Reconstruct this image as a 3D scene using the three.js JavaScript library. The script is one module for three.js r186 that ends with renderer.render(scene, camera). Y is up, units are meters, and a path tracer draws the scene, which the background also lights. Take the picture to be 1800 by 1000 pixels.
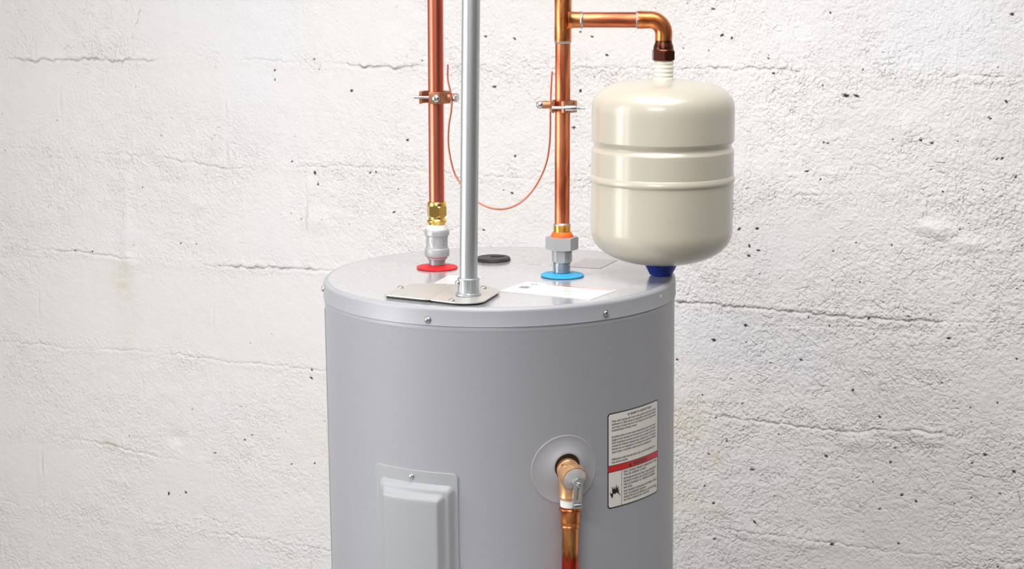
import * as THREE from 'three';
import { RectAreaLightUniformsLib } from 'three/addons/lights/RectAreaLightUniformsLib.js';
import { mergeGeometries, toCreasedNormals } from 'three/addons/utils/BufferGeometryUtils.js';
import { RoundedBoxGeometry } from 'three/addons/geometries/RoundedBoxGeometry.js';
import { TextGeometry } from 'three/addons/geometries/TextGeometry.js';
import { FontLoader } from 'three/addons/loaders/FontLoader.js';
import { Brush, Evaluator, INTERSECTION, SUBTRACTION } from 'three-bvh-csg';

// ------------------------------------------------------------------ camera, light, exposure
const scene = new THREE.Scene();
const renderer = new THREE.WebGLRenderer({ antialias: true });
renderer.toneMapping = THREE.LinearToneMapping;
renderer.toneMappingExposure = 1.0;
renderer.outputColorSpace = THREE.SRGBColorSpace;
renderer.shadowMap.enabled = true;
const camera = new THREE.PerspectiveCamera(2 * Math.atan(500 / 3380) * 180 / Math.PI, 1.8, 0.05, 60);
camera.position.set(0.0181, 1.74, 2.75);
camera.rotation.set(-10.4 * Math.PI / 180, 0, 0);
scene.add(camera);
scene.background = new THREE.Color(0x000000);
RectAreaLightUniformsLib.init();

// lamps, the last two panels added as unseen fill: [name, position, aim, width, height, intensity, colour, kind]
const LAMPS = [
  ['softbox', [-1.50, 1.42, 0.62], [0.10, 1.30, 0.0], 0.70, 1.20, 6.0, [1.0, 0.99, 0.98]],
  ['ceiling', [0.05, 2.55, 0.60], null, 1.20, 0.80, 7.4, [1.0, 0.985, 0.97], 'large flat white ceiling light panel above and just before the heater'],
  ['ceiling', [-0.50, 2.55, 2.80], null, 1.20, 0.60, 29, [1.0, 0.985, 0.97], 'flat white ceiling light panel added above the camera as fill'],  // added fill that evens out the lower wall
  ['ceiling', [-2.60, 2.55, 1.10], null, 0.90, 0.60, 13, [1.0, 0.985, 0.97], 'flat white ceiling light panel added to brighten the left wall'],  // added so the metal mirrors a brighter left wall
];

// ------------------------------------------------------------------ helpers
const R = THREE.MathUtils.degToRad;
const V3 = (x, y, z) => new THREE.Vector3(x, y, z);
let seed = 7;
const rnd = () => { seed = (seed * 1664525 + 1013904223) >>> 0; return seed / 4294967296; };
const perm = new Uint8Array(512);
{ const p = [...Array(256).keys()]; for (let i = 255; i > 0; i--) { const j = Math.floor(rnd() * (i + 1)); [p[i], p[j]] = [p[j], p[i]]; } for (let i = 0; i < 512; i++) perm[i] = p[i & 255]; }
const GX = new Float32Array(256), GY = new Float32Array(256);
for (let i = 0; i < 256; i++) { const a = i / 256 * Math.PI * 2; GX[i] = Math.cos(a); GY[i] = Math.sin(a); }
function noise(x, y) {                                    // gradient noise, about -0.7 .. 0.7
  const xi = Math.floor(x), yi = Math.floor(y), fx = x - xi, fy = y - yi, X = xi & 255, Y = yi & 255;
  const u = fx * fx * fx * (fx * (fx * 6 - 15) + 10), v = fy * fy * fy * (fy * (fy * 6 - 15) + 10);
  const a = perm[perm[X] + Y], b = perm[perm[X + 1] + Y], c = perm[perm[X] + Y + 1], d = perm[perm[X + 1] + Y + 1];
  const n0 = GX[a] * fx + GY[a] * fy, n1 = GX[b] * (fx - 1) + GY[b] * fy, n2 = GX[c] * fx + GY[c] * (fy - 1), n3 = GX[d] * (fx - 1) + GY[d] * (fy - 1);
  return n0 + u * (n1 - n0) + v * (n2 - n0 + u * (n0 - n1 - n2 + n3));
}
function fbm(x, y, o) { let s = 0, a = 1; for (let i = 0; i < o; i++) { s += a * noise(x, y); x = x * 2.03 + 17.1; y = y * 2.03 + 5.3; a *= 0.5; } return s; }
const clamp01 = (v) => v < 0 ? 0 : v > 1 ? 1 : v;
const sstep = (a, b, v) => { const t = clamp01((v - a) / (b - a)); return t * t * (3 - 2 * t); };
const toSRGB = (c) => { c = clamp01(c); return Math.round(255 * (c <= 0.0031308 ? c * 12.92 : 1.055 * Math.pow(c, 1 / 2.4) - 0.055)); };

function dataTex(w, h, fn, srgb, rx = 1, ry = 1) {        // fn(i, j) -> [r, g, b] linear 0..1 or a number
  const d = new Uint8Array(w * h * 4);
  for (let j = 0; j < h; j++) for (let i = 0; i < w; i++) {
    const v = fn(i, j), k = 4 * (j * w + i);
    for (let c = 0; c < 3; c++) { const x = typeof v === 'number' ? v : v[c]; d[k + c] = srgb ? toSRGB(x) : Math.round(255 * clamp01(x)); }
    d[k + 3] = 255;
  }
  const t = new THREE.DataTexture(d, w, h);
  if (srgb) t.colorSpace = THREE.SRGBColorSpace;
  t.wrapS = t.wrapT = THREE.RepeatWrapping; t.magFilter = THREE.LinearFilter; t.minFilter = THREE.LinearMipmapLinearFilter; t.generateMipmaps = true;
  t.repeat.set(rx, ry); t.needsUpdate = true;
  return t;
}
function canvasTex(w, h, draw) {
  const c = document.createElement('canvas'); c.width = w; c.height = h;
  draw(c.getContext('2d'), w, h);
  const t = new THREE.CanvasTexture(c); t.colorSpace = THREE.SRGBColorSpace; t.anisotropy = 8;
  return t;
}
const used = {};
function numbered(name) { const n = used[name] = (used[name] ?? -1) + 1; return n ? `${name}_${String(n).padStart(3, '0')}` : name; }
function shade(m) { m.castShadow = true; m.receiveShadow = true; return m; }
function thing(name, label, category, [x, y, z] = [0, 0, 0], group) {
  const o = new THREE.Group(); o.name = numbered(name); o.position.set(x, y, z); o.userData = { label, category };
  if (group) o.userData.group = group;
  scene.add(o); return o;
}
function part(name, geo, mat, parent, label) {
  const g = Array.isArray(geo) ? join(geo) : geo;
  const m = shade(new THREE.Mesh(g, mat)); m.name = name; parent.add(m);
  if (label) m.userData.label = label;
  return m;
}
function struct(name, geo, mat, parent) {
  const m = part(name, geo, mat, parent ?? scene); if (!parent) m.userData.kind = 'structure'; return m;
}
function join(gs) {
  const out = gs.map((g) => { const q = g.index ? g.toNonIndexed() : g; for (const k of Object.keys(q.attributes)) if (!['position', 'normal', 'uv'].includes(k)) q.deleteAttribute(k); q.clearGroups?.(); return q; });
  return mergeGeometries(out, false);
}
const crease = (g, a = 0.6) => { g.scale(2000, 2000, 2000); const o = toCreasedNormals(g, a); o.scale(0.0005, 0.0005, 0.0005); return o; };   // the addon welds in steps of 0.01, so half millimetres stand in for metres
function lathe(profile, seg = 64, ang = 0.6) {            // profile [[r, y], ...]; uv in metres round and along
  const g = new THREE.LatheGeometry(profile.map(([r, y]) => new THREE.Vector2(Math.max(r, 0), y)), seg);
  const n = profile.length, cum = [0]; let rm = 0;
  for (let i = 1; i < n; i++) cum.push(cum[i - 1] + Math.hypot(profile[i][0] - profile[i - 1][0], profile[i][1] - profile[i - 1][1]));
  for (const [r] of profile) rm = Math.max(rm, r);
  const uv = g.attributes.uv;
  for (let k = 0; k < uv.count; k++) uv.setXY(k, uv.getX(k) * 2 * Math.PI * rm, cum[Math.min(n - 1, Math.round(uv.getY(k) * (n - 1)))]);
  return ang ? crease(g, ang) : g;
}
const moved = (g, x, y, z) => { g.translate(x, y, z); return g; };
const alongX = (g) => { g.rotateZ(-Math.PI / 2); return g; };     // +y -> +x
const alongZ = (g) => { g.rotateX(Math.PI / 2); return g; };      // +y -> +z
function arcPts(cx, cy, r, a0, a1, n) { const o = []; for (let i = 0; i <= n; i++) { const a = R(a0 + (a1 - a0) * i / n); o.push([cx + r * Math.cos(a), cy + r * Math.sin(a)]); } return o; }
function thread(r, y0, y1, pitch, depth) {                // ring by ring thread profile
  const p = [[r - depth, y0]]; const n = Math.max(2, Math.round((y1 - y0) / pitch));
  for (let i = 0; i < n; i++) { const a = y0 + (y1 - y0) * i / n, s = (y1 - y0) / n; p.push([r - depth, a + 0.12 * s], [r, a + 0.42 * s], [r, a + 0.58 * s], [r - depth, a + 0.88 * s]); }
  p.push([r - depth, y1]); return p;
}
const ev = new Evaluator(); ev.attributes = ['position', 'normal', 'uv']; ev.useGroups = false;
function csg(a, b, op) {
  const A = new Brush(a.index ? a : a.clone()), B = new Brush(b); A.updateMatrixWorld(); B.updateMatrixWorld();
  return ev.evaluate(A, B, op).geometry;
}
function nut(rad, y0, y1, sides = 6, turn = 0, ch = 0.12) { // chamfered nut with its corners cut by cones
  const h = y1 - y0, pr = new THREE.CylinderGeometry(rad, rad, h, sides, 1); pr.rotateY(turn); pr.translate(0, (y0 + y1) / 2, 0);
  const rf = rad * Math.cos(Math.PI / sides) * 0.985, dc = h * ch;
  const cut = new THREE.LatheGeometry([[0, y0 - 1e-4], [rf, y0 - 1e-4], [rad * 1.02, y0 + dc], [rad * 1.02, y1 - dc], [rf, y1 + 1e-4], [0, y1 + 1e-4]].map(([r, y]) => new THREE.Vector2(r, y)), 72);
  return crease(csg(pr, cut, INTERSECTION), 0.35);
}
function sweep(pts, rad, seg = 24, n = 80, caps = true) { // round bar along a smooth curve; rad number or function of t
  const cv = new THREE.CatmullRomCurve3(pts.map((p) => V3(...p)), false, 'centripetal');
  const P = cv.getSpacedPoints(n), fr = cv.computeFrenetFrames(n, false), pos = [], uv = [], idx = [];
  let len = 0;
  for (let i = 0; i <= n; i++) {
    const r = typeof rad === 'function' ? rad(i / n) : rad; if (i) len += P[i].distanceTo(P[i - 1]);
    for (let j = 0; j <= seg; j++) { const a = j / seg * Math.PI * 2, q = P[i].clone().addScaledVector(fr.normals[i], Math.cos(a) * r).addScaledVector(fr.binormals[i], Math.sin(a) * r); pos.push(q.x, q.y, q.z); uv.push(j / seg * 2 * Math.PI * 0.011, len); }
  }
  for (let i = 0; i < n; i++) for (let j = 0; j < seg; j++) { const a = i * (seg + 1) + j, b = a + seg + 1; idx.push(a, a + 1, b, b, a + 1, b + 1); }
  if (caps) for (const [i, s] of [[0, 1], [n, -1]]) { const c = pos.length / 3; pos.push(P[i].x, P[i].y, P[i].z); uv.push(0, 0); for (let j = 0; j < seg; j++) { const a = i * (seg + 1) + j; s > 0 ? idx.push(c, a + 1, a) : idx.push(c, a, a + 1); } }
  const g = new THREE.BufferGeometry(); g.setAttribute('position', new THREE.Float32BufferAttribute(pos, 3)); g.setAttribute('uv', new THREE.Float32BufferAttribute(uv, 2)); g.setIndex(idx); g.computeVertexNormals();
  return crease(g, 0.7);
}
function plate(points, th, bevel = 0.0004, curve = 6) {   // outline in x,z extruded upward from y = 0 (points [x, z])
  const s = new THREE.Shape(points.map(([x, z]) => new THREE.Vector2(x, -z)));
  const g = new THREE.ExtrudeGeometry(s, { depth: th - 2 * bevel, bevelEnabled: true, bevelThickness: bevel, bevelSize: bevel, bevelOffset: -bevel, bevelSegments: 2, curveSegments: curve });
  g.translate(0, 0, bevel); g.rotateX(-Math.PI / 2); return crease(g, 0.5);
}
function rounded(points, radii, n = 6) {                  // polygon with rounded corners
  const out = [], m = points.length;
  points.forEach((p, i) => {
    const a = points[(i + m - 1) % m], b = points[(i + 1) % m], r = radii[i] ?? 0;
    if (!r) { out.push(p); return; }
    const da = Math.hypot(a[0] - p[0], a[1] - p[1]), db = Math.hypot(b[0] - p[0], b[1] - p[1]);
    const A = [p[0] + (a[0] - p[0]) * r / da, p[1] + (a[1] - p[1]) * r / da], B = [p[0] + (b[0] - p[0]) * r / db, p[1] + (b[1] - p[1]) * r / db];
    for (let k = 0; k <= n; k++) { const t = k / n, u = 1 - t; out.push([u * u * A[0] + 2 * u * t * p[0] + t * t * B[0], u * u * A[1] + 2 * u * t * p[1] + t * t * B[1]]); }
  });
  return out;
}
function strip(path, th, h) {                             // bent metal strap: path in x,z, standing h tall (centred on y = 0)
  const cv = new THREE.CatmullRomCurve3(path.map(([x, z]) => V3(x, 0, z)), false, 'centripetal'), P = cv.getSpacedPoints(28), L = [], Q = [];
  P.forEach((p, i) => { const t = cv.getTangentAt(i / 28), nx = -t.z, nz = t.x; L.push([p.x + nx * th / 2, p.z + nz * th / 2]); Q.push([p.x - nx * th / 2, p.z - nz * th / 2]); });
  const g = plate([...L, ...Q.reverse()], h, 0.0005); g.translate(0, -h / 2, 0); return g;
}
function ringsGeo(rings, closeLast) {                     // rings of equal length points [x, y, z]; last closed with a fan
  const n = rings[0].length, pos = rings.flat(2), idx = [];
  for (let k = 0; k + 1 < rings.length; k++) for (let i = 0; i < n; i++) { const j = (i + 1) % n, a = k * n + i, b = k * n + j; idx.push(a, b, a + n, b, b + n, a + n); }
  if (closeLast) { const last = rings[rings.length - 1], c = [0, 1, 2].map((q) => last.reduce((s, p) => s + p[q], 0) / n); pos.push(...c); const ci = pos.length / 3 - 1, o = (rings.length - 1) * n; for (let i = 0; i < n; i++) idx.push(o + i, o + (i + 1) % n, ci); }
  const g = new THREE.BufferGeometry(); g.setAttribute('position', new THREE.Float32BufferAttribute(pos, 3));
  g.setAttribute('uv', new THREE.Float32BufferAttribute(pos.length / 3 * 2 ? Array.from({ length: pos.length / 3 * 2 }, (_, i) => pos[3 * (i >> 1) + (i & 1)]) : [], 2));
  g.setIndex(idx); g.computeVertexNormals(); return g;
}
function roundRect(hw, hh, r, n = 8, side = 14) {         // outline, counter-clockwise from the right side
  const o = [];
  const cs = [[hw - r, hh - r, 0], [-hw + r, hh - r, 90], [-hw + r, -hh + r, 180], [hw - r, -hh + r, 270]];
  cs.forEach(([x, y, a], k) => { for (let i = 0; i <= n; i++) { const t = R(a + 90 * i / n); o.push([x + r * Math.cos(t), y + r * Math.sin(t)]); }
    const nx = cs[(k + 1) % 4], e = [x + r * Math.cos(R(a + 90)), y + r * Math.sin(R(a + 90))], f = [nx[0] + r * Math.cos(R(nx[2])), nx[1] + r * Math.sin(R(nx[2]))];
    for (let i = 1; i < side; i++) o.push([e[0] + (f[0] - e[0]) * i / side, e[1] + (f[1] - e[1]) * i / side]); });
  return o;
}
function wrap(g, rad) {                                   // (arc, y, out) -> round a cylinder about y
  const p = g.attributes.position;
  for (let i = 0; i < p.count; i++) { const a = p.getX(i) / rad, q = rad + p.getZ(i); p.setXYZ(i, q * Math.sin(a), p.getY(i), q * Math.cos(a)); }
  g.computeVertexNormals(); return g;
}
function screwHead(r, h, hex = 0) {                       // pan head along +y with a crossed recess
  const base = lathe([[0, 0], [r, 0], [r, h * 0.35], ...arcPts(0, 0, 1, 20, 88, 6).map(([c, s]) => [r * c * 1.02, h * 0.2 + h * 0.8 * s]), [0, h]], 28, 0.5);
  const a = new THREE.BoxGeometry(r * 0.85, h * 0.8, r * 0.2), b = new THREE.BoxGeometry(r * 0.2, h * 0.8, r * 0.85);
  a.translate(0, h * 1.1, 0); b.translate(0, h * 1.1, 0);
  return crease(csg(csg(base, a, SUBTRACTION), b, SUBTRACTION), 0.5);
}

// ------------------------------------------------------------------ materials
const std = (o) => new THREE.MeshStandardMaterial(o);
const phy = (o) => new THREE.MeshPhysicalMaterial(o);
const lin = (r, g, b) => new THREE.Color().setRGB(r, g, b);
// leathery grain of the painted jacket, 6 cm tile
const grain = (() => {
  const N = 512, d = new Float32Array(N * N); const cells = 32, pts = [];
  for (let j = 0; j < cells; j++) for (let i = 0; i < cells; i++) pts.push([(i + 0.15 + 0.7 * rnd()) / cells, (j + 0.15 + 0.7 * rnd()) / cells]);
  return dataTex(N, N, (x, y) => {
    const u = x / N, v = y / N, ci = Math.floor(u * cells), cj = Math.floor(v * cells); let d1 = 9, d2 = 9;
    for (let b = -1; b <= 1; b++) for (let a = -1; a <= 1; a++) {
      const ii = (ci + a + cells) % cells, jj = (cj + b + cells) % cells, p = pts[jj * cells + ii];
      let dx = Math.abs(p[0] - u), dy = Math.abs(p[1] - v); if (dx > 0.5) dx = 1 - dx; if (dy > 0.5) dy = 1 - dy;
      const q = Math.hypot(dx, dy) * cells; if (q < d1) { d2 = d1; d1 = q; } else if (q < d2) d2 = q;
    }
    return 0.25 + 0.75 * sstep(0, 0.55, d2 - d1) * (1 - 0.35 * d1);
  }, false, 1 / 0.06, 1 / 0.06);
})();
const jacket = phy({ color: lin(0.378, 0.385, 0.420), roughness: 0.36, metalness: 0, bumpMap: grain, bumpScale: 0.00010, clearcoat: 0.12, clearcoatRoughness: 0.3 });
const capPaintLit = phy({ color: lin(0.45, 0.458, 0.48), roughness: 0.26, metalness: 0, bumpMap: grain, bumpScale: 0.00015, clearcoat: 1.0, clearcoatRoughness: 0.13 });  // same paint as the jacket, lightened to brighten the upward face
const panelPaint = phy({ color: lin(0.370, 0.382, 0.402), roughness: 0.48, clearcoat: 0.1, clearcoatRoughness: 0.35 });
const tankPaint = phy({ color: lin(0.53, 0.498, 0.41), roughness: 0.34, clearcoat: 0.8, clearcoatRoughness: 0.19 });
const creamPlastic = phy({ color: lin(0.74, 0.72, 0.62), roughness: 0.35, clearcoat: 0.4, clearcoatRoughness: 0.2 });
const bluePlastic = phy({ color: lin(0.005, 0.035, 0.32), roughness: 0.5, clearcoat: 0.1, clearcoatRoughness: 0.4 });
const redRubber = std({ color: lin(0.80, 0.012, 0.018), roughness: 0.55 });
const skyRubber = std({ color: lin(0.035, 0.40, 0.76), roughness: 0.55 });
const orangeRubber = std({ color: lin(0.85, 0.13, 0.012), roughness: 0.5 });
const blackRubber = std({ color: lin(0.035, 0.028, 0.027), roughness: 0.5 });
const tapeWhite = std({ color: lin(0.82, 0.82, 0.80), roughness: 0.6 });
function metalMap(a, b, sx, sy, sd, size = [0.07, 0.4], mix = 1) {  // stretched tone variation between two metal colours
  return dataTex(256, 512, (i, j) => {
    const u = i / 256, v = j / 512;
    const w = Math.sin(u * Math.PI * 2) * 0.5, z = Math.cos(u * Math.PI * 2) * 0.5;      // closes round the pipe
    const n = fbm(w * sx + sd, v * sy + z * sx * 0.7 + sd * 3, 4), m = fbm(w * sx * 4 + 40 + sd, v * sy * 0.5 + z * sx * 3, 3);
    const t = clamp01(0.45 + mix * (0.9 * n + 0.55 * m));
    return [0, 1, 2].map((c) => a[c] + (b[c] - a[c]) * t);
  }, true, 1 / size[0], 1 / size[1]);
}
const copperPink = std({ map: metalMap([0.84, 0.28, 0.19], [0.52, 0.11, 0.07], 1.6, 1.5, 3, [0.0716, 1.4], 1.0), metalness: 1, roughness: 0.36 });
const copperOrange = std({ map: metalMap([0.82, 0.28, 0.135], [0.42, 0.10, 0.048], 1.6, 7, 11, [0.0679, 0.5], 1.3), metalness: 1, roughness: 0.40 });
const copperFitting = std({ map: metalMap([0.86, 0.33, 0.115], [0.48, 0.125, 0.042], 2, 7, 23, [0.076, 0.2], 1.3), metalness: 1, roughness: 0.34 });
const copperDark = std({ map: metalMap([0.17, 0.055, 0.032], [0.05, 0.017, 0.012], 3, 8, 31, [0.09, 0.05], 1), metalness: 0.9, roughness: 0.3 });
const wireCopper = std({ color: lin(0.62, 0.22, 0.14), metalness: 1, roughness: 0.35 });
const brass = std({ color: lin(0.86, 0.56, 0.16), metalness: 1, roughness: 0.24 });
const bronze = std({ map: metalMap([0.52, 0.26, 0.14], [0.34, 0.14, 0.07], 3, 10, 51, [0.1, 0.1], 0.8), metalness: 0.7, roughness: 0.45 });
const valveBronze = std({ map: metalMap([0.80, 0.50, 0.27], [0.62, 0.33, 0.15], 3, 8, 61, [0.1, 0.1], 0.8), metalness: 0.7, roughness: 0.38 });
const chrome = std({ color: lin(0.70, 0.71, 0.72), metalness: 1, roughness: 0.2 });
const zincScrew = std({ color: lin(0.62, 0.62, 0.63), metalness: 1, roughness: 0.26 });
const galv = std({ map: dataTex(256, 256, (i, j) => { const n = 0.5 + 0.42 * fbm(i / 9, j / 9, 3) + 0.2 * noise(i / 2.1, j / 2.1); return [0.47 + 0.12 * n, 0.495 + 0.12 * n, 0.515 + 0.12 * n]; }, true, 1 / 0.06, 1 / 0.06), metalness: 0.9, roughness: 0.43 });
const galvRough = std({ map: dataTex(256, 256, (i, j) => { const n = 0.5 + 0.5 * fbm(i / 5, j / 5, 3); return [0.35 + 0.14 * n, 0.362 + 0.14 * n, 0.375 + 0.14 * n]; }, true, 1 / 0.04, 1 / 0.04), metalness: 0.3, roughness: 0.45,
  bumpMap: dataTex(256, 256, (i, j) => 0.5 + 0.5 * fbm(i / 4, j / 4, 3), false, 1 / 0.04, 1 / 0.04), bumpScale: 0.0002 });
const zincBlue = std({ color: lin(0.52, 0.57, 0.62), metalness: 0.95, roughness: 0.3 });
const plateSteel = std({ map: dataTex(256, 256, (i, j) => { const n = 0.5 + 0.6 * noise(i / 60, j / 3) + 0.2 * noise(i / 7, j / 1.4); return [0.62 + 0.05 * n, 0.61 + 0.05 * n, 0.575 + 0.05 * n]; }, true, 1 / 0.1, 1 / 0.1), metalness: 0.65, roughness: 0.42 });
const solder = std({ color: lin(0.52, 0.46, 0.44), metalness: 0.9, roughness: 0.4 });
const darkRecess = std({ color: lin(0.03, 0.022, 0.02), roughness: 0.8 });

// ------------------------------------------------------------------ the room (turned 25 degrees to the camera)
const WALL_TURN = -R(25), WALL_POS = [0, 0, -0.8];
const inRoom = (o) => { o.position.set(...WALL_POS); o.rotation.y = WALL_TURN; return o; };
const S0 = -2.6, S1 = 3.4, N1 = 4.8, CEIL = 2.6;
const TX0 = -1.30, TY0 = 0.30, TW = 2.36, TH = 1.38;      // the stretch of wall that the relief map covers

// bed joints: height of each joint along the wall, [s, y] pairs
const JOINTS = [
  { y: 2.51 }, { y: 2.307 }, { y: 2.104 }, { y: 1.901 }, { y: 1.698 },
  { p: [[-1.3, 1.477], [-1.132, 1.477], [-0.829, 1.485], [-0.532, 1.492], [-0.25, 1.487], [0.3, 1.499], [0.508, 1.506], [0.708, 1.504], [0.897, 1.506], [1.2, 1.503]] },
  { p: [[-1.3, 1.294], [-1.024, 1.292], [-0.74, 1.288], [-0.605, 1.274], [-0.35, 1.294], [0.2, 1.290], [0.595, 1.292], [0.763, 1.301], [0.906, 1.303], [1.2, 1.30]] },
  { p: [[-1.3, 1.078], [-1.156, 1.075], [-0.991, 1.082], [-0.847, 1.076], [-0.611, 1.076], [-0.438, 1.086], [0, 1.085], [0.337, 1.083], [0.529, 1.084], [0.652, 1.082], [0.732, 1.083], [0.953, 1.095], [1.2, 1.092]] },
  { p: [[-1.3, 0.872], [-1.017, 0.871], [-0.841, 0.884], [-0.617, 0.882], [-0.403, 0.883], [0.395, 0.88], [0.576, 0.877], [0.659, 0.876], [0.799, 0.894], [0.877, 0.888], [1.2, 0.885]] },
  { p: [[-1.3, 0.674], [-1.21, 0.673], [-0.982, 0.674], [-0.908, 0.67], [-0.75, 0.657], [0.1, 0.668], [0.464, 0.671], [0.645, 0.671], [0.747, 0.669], [0.934, 0.68], [1.2, 0.678]] },
  { p: [[-1.3, 0.511], [-0.96, 0.509], [-0.532, 0.515], [0.479, 0.502], [1.2, 0.508]] },
  { y: 0.305 }, { y: 0.102 },
];
const lerpPath = (p, x) => { if (x <= p[0][0]) return p[0][1]; for (let i = 1; i < p.length; i++) if (x <= p[i][0]) { const t = (x - p[i - 1][0]) / (p[i][0] - p[i - 1][0]); return p[i - 1][1] + t * (p[i][1] - p[i - 1][1]); } return p[p.length - 1][1]; };
const jointY = (k, s) => { const J = JOINTS[k]; if (!J) return k < 0 ? CEIL : 0; return (J.p ? lerpPath(J.p, s) : J.y) + 0.0040 * fbm(s * 22 + k * 9.1, k * 3.7, 2) + 0.0040 * fbm(s * 75, k * 7.7, 2); };
// how open a bed joint stands (0 = painted over), stronger where the photograph shows a dark crack
const OPEN = { 5: [[-1.12, -0.78, 0.9], [-0.32, -0.18, 0.9], [0.36, 0.56, 0.6], [0.8, 0.92, 0.5]], 6: [[-0.74, -0.58, 0.6], [-0.28, -0.18, 0.4]], 7: [[-1.05, -0.92, 0.6], [-0.62, -0.40, 0.85], [0.34, 0.82, 1.0]], 8: [[-0.75, -0.3, 0.35], [0.42, 0.85, 0.7]], 9: [[-0.95, -0.8, 0.4], [0.48, 0.75, 0.4]], 10: [] };
const jointOpen = (k, s) => { let m = 0.10 + 0.8 * noise(s * 6 + k * 13, k * 2.3); for (const [a, b, w] of OPEN[k] ?? []) m = Math.max(m, w * sstep(a - 0.05, a + 0.03, s) * (1 - sstep(b - 0.03, b + 0.05, s)) * (0.75 + 0.5 * noise(s * 30, k))); return clamp01(m); };
const heads = (s, step) => { const o = []; for (let x = s; x > S0; x -= step) o.unshift(x); for (let x = s + step; x < S1; x += step) o.push(x); return [S0, ...o.filter((x) => x > S0 + 0.08 && x < S1 - 0.08), S1]; };
const HEADS = [heads(-0.4, 0.43), heads(-0.62, 0.43), heads(-0.4, 0.43), heads(-0.62, 0.43), heads(-0.42, 0.43),
  [S0, -2.15, -1.7, -1.26, -0.827, -0.426, 0.06, 0.507, 0.95, 1.4, 1.83, 2.26, 2.7, 3.1, S1],
  [S0, -2.3, -1.87, -1.44, -1.01, -0.606, -0.17, 0.29, 0.745, 1.19, 1.63, 2.06, 2.5, 2.93, S1],
  [S0, -2.16, -1.73, -1.30, -0.862, -0.425, 0.03, 0.478, 0.92, 1.36, 1.8, 2.23, 2.66, 3.1, S1],
  [S0, -2.38, -1.95, -1.52, -1.09, -0.65, -0.2, 0.265, 0.724, 1.17, 1.6, 2.03, 2.46, 2.9, S1],
  [S0, -2.12, -1.69, -1.26, -0.83, -0.39, 0.05, 0.499, 0.958, 1.4, 1.83, 2.26, 2.7, 3.1, S1],
  [S0, -2.4, -1.97, -1.54, -1.10, -0.66, -0.22, 0.24, 0.70, 1.15, 1.6, 2.03, 2.46, 2.9, S1],
  heads(-0.43, 0.44), heads(-0.62, 0.43), heads(-0.4, 0.43)];

const LUMPS = [[0.804, 1.248, 0.03, 0.009, 6], [0.815, 1.238, 0.02, 0.006, 3], [0.867, 1.224, 0.025, 0.011, 4.5], [0.752, 1.412, 0.014, 0.022, 4], [0.736, 1.385, 0.016, 0.014, -2], [-0.853, 1.206, 0.014, 0.065, 3], [-0.857, 1.117, 0.014, 0.04, 3], [-0.85, 1.07, 0.011, 0.014, 3.5],
  [-0.397, 1.182, 0.03, 0.018, 3], [-0.415, 1.237, 0.008, 0.046, 2], [0.495, 1.188, 0.03, 0.04, 2], [-0.748, 0.706, 0.021, 0.012, -3], [-0.675, 1.199, 0.016, 0.011, 3.5], [-0.555, 1.587, 0.03, 0.02, 2], [-0.697, 1.342, 0.008, 0.008, -2.5], [-0.693, 1.461, 0.007, 0.006, -2], [0.642, 1.41, 0.007, 0.006, -2], [0.629, 1.331, 0.011, 0.007, 3], [0.70, 0.862, 0.05, 0.012, 3], [0.79, 0.884, 0.05, 0.012, 2.5], [0.52, 0.668, 0.05, 0.014, 2.5], [0.6, 0.665, 0.04, 0.014, 3], [-0.05, 1.50, 0.06, 0.012, 1.5]];
const roughMask = (s, y) => clamp01(0.42 + 1.1 * fbm(s * 3.1 + 4, y * 3.6 + 9, 2) + 0.25 * sstep(-0.4, 0.3, s) + 0.35 * sstep(-0.4, 0.4, s) * sstep(1.45, 1.0, y));
function wallLow(s, y) {                                  // relief that is modelled: metres out of the wall
  let h = 0.0016 * fbm(s * 5, y * 6 + 3, 2) + 0.0010 * fbm(s * 24 + 7, y * 26, 2) * (0.5 + roughMask(s, y)) + 0.00055 * fbm(s * 75, y * 80 + 5, 2) * (0.35 + roughMask(s, y));
  for (const [a, b, w, q, k] of LUMPS) { const dx = (s - a) / w, dy = (y - b) / q, d = dx * dx + dy * dy; if (d < 6) h += k * 0.001 * Math.exp(-d * (1 + 0.6 * noise(s * 90, y * 90))); }
  for (let k = 5; k <= 10; k++) { const d = y - jointY(k, s); if (Math.abs(d) < 0.05) h += 0.0014 * Math.exp(-((d / 0.016) ** 2)) * (noise(s * 14 + k, k * 5.5) + 0.25); }
  return h;
}
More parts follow.
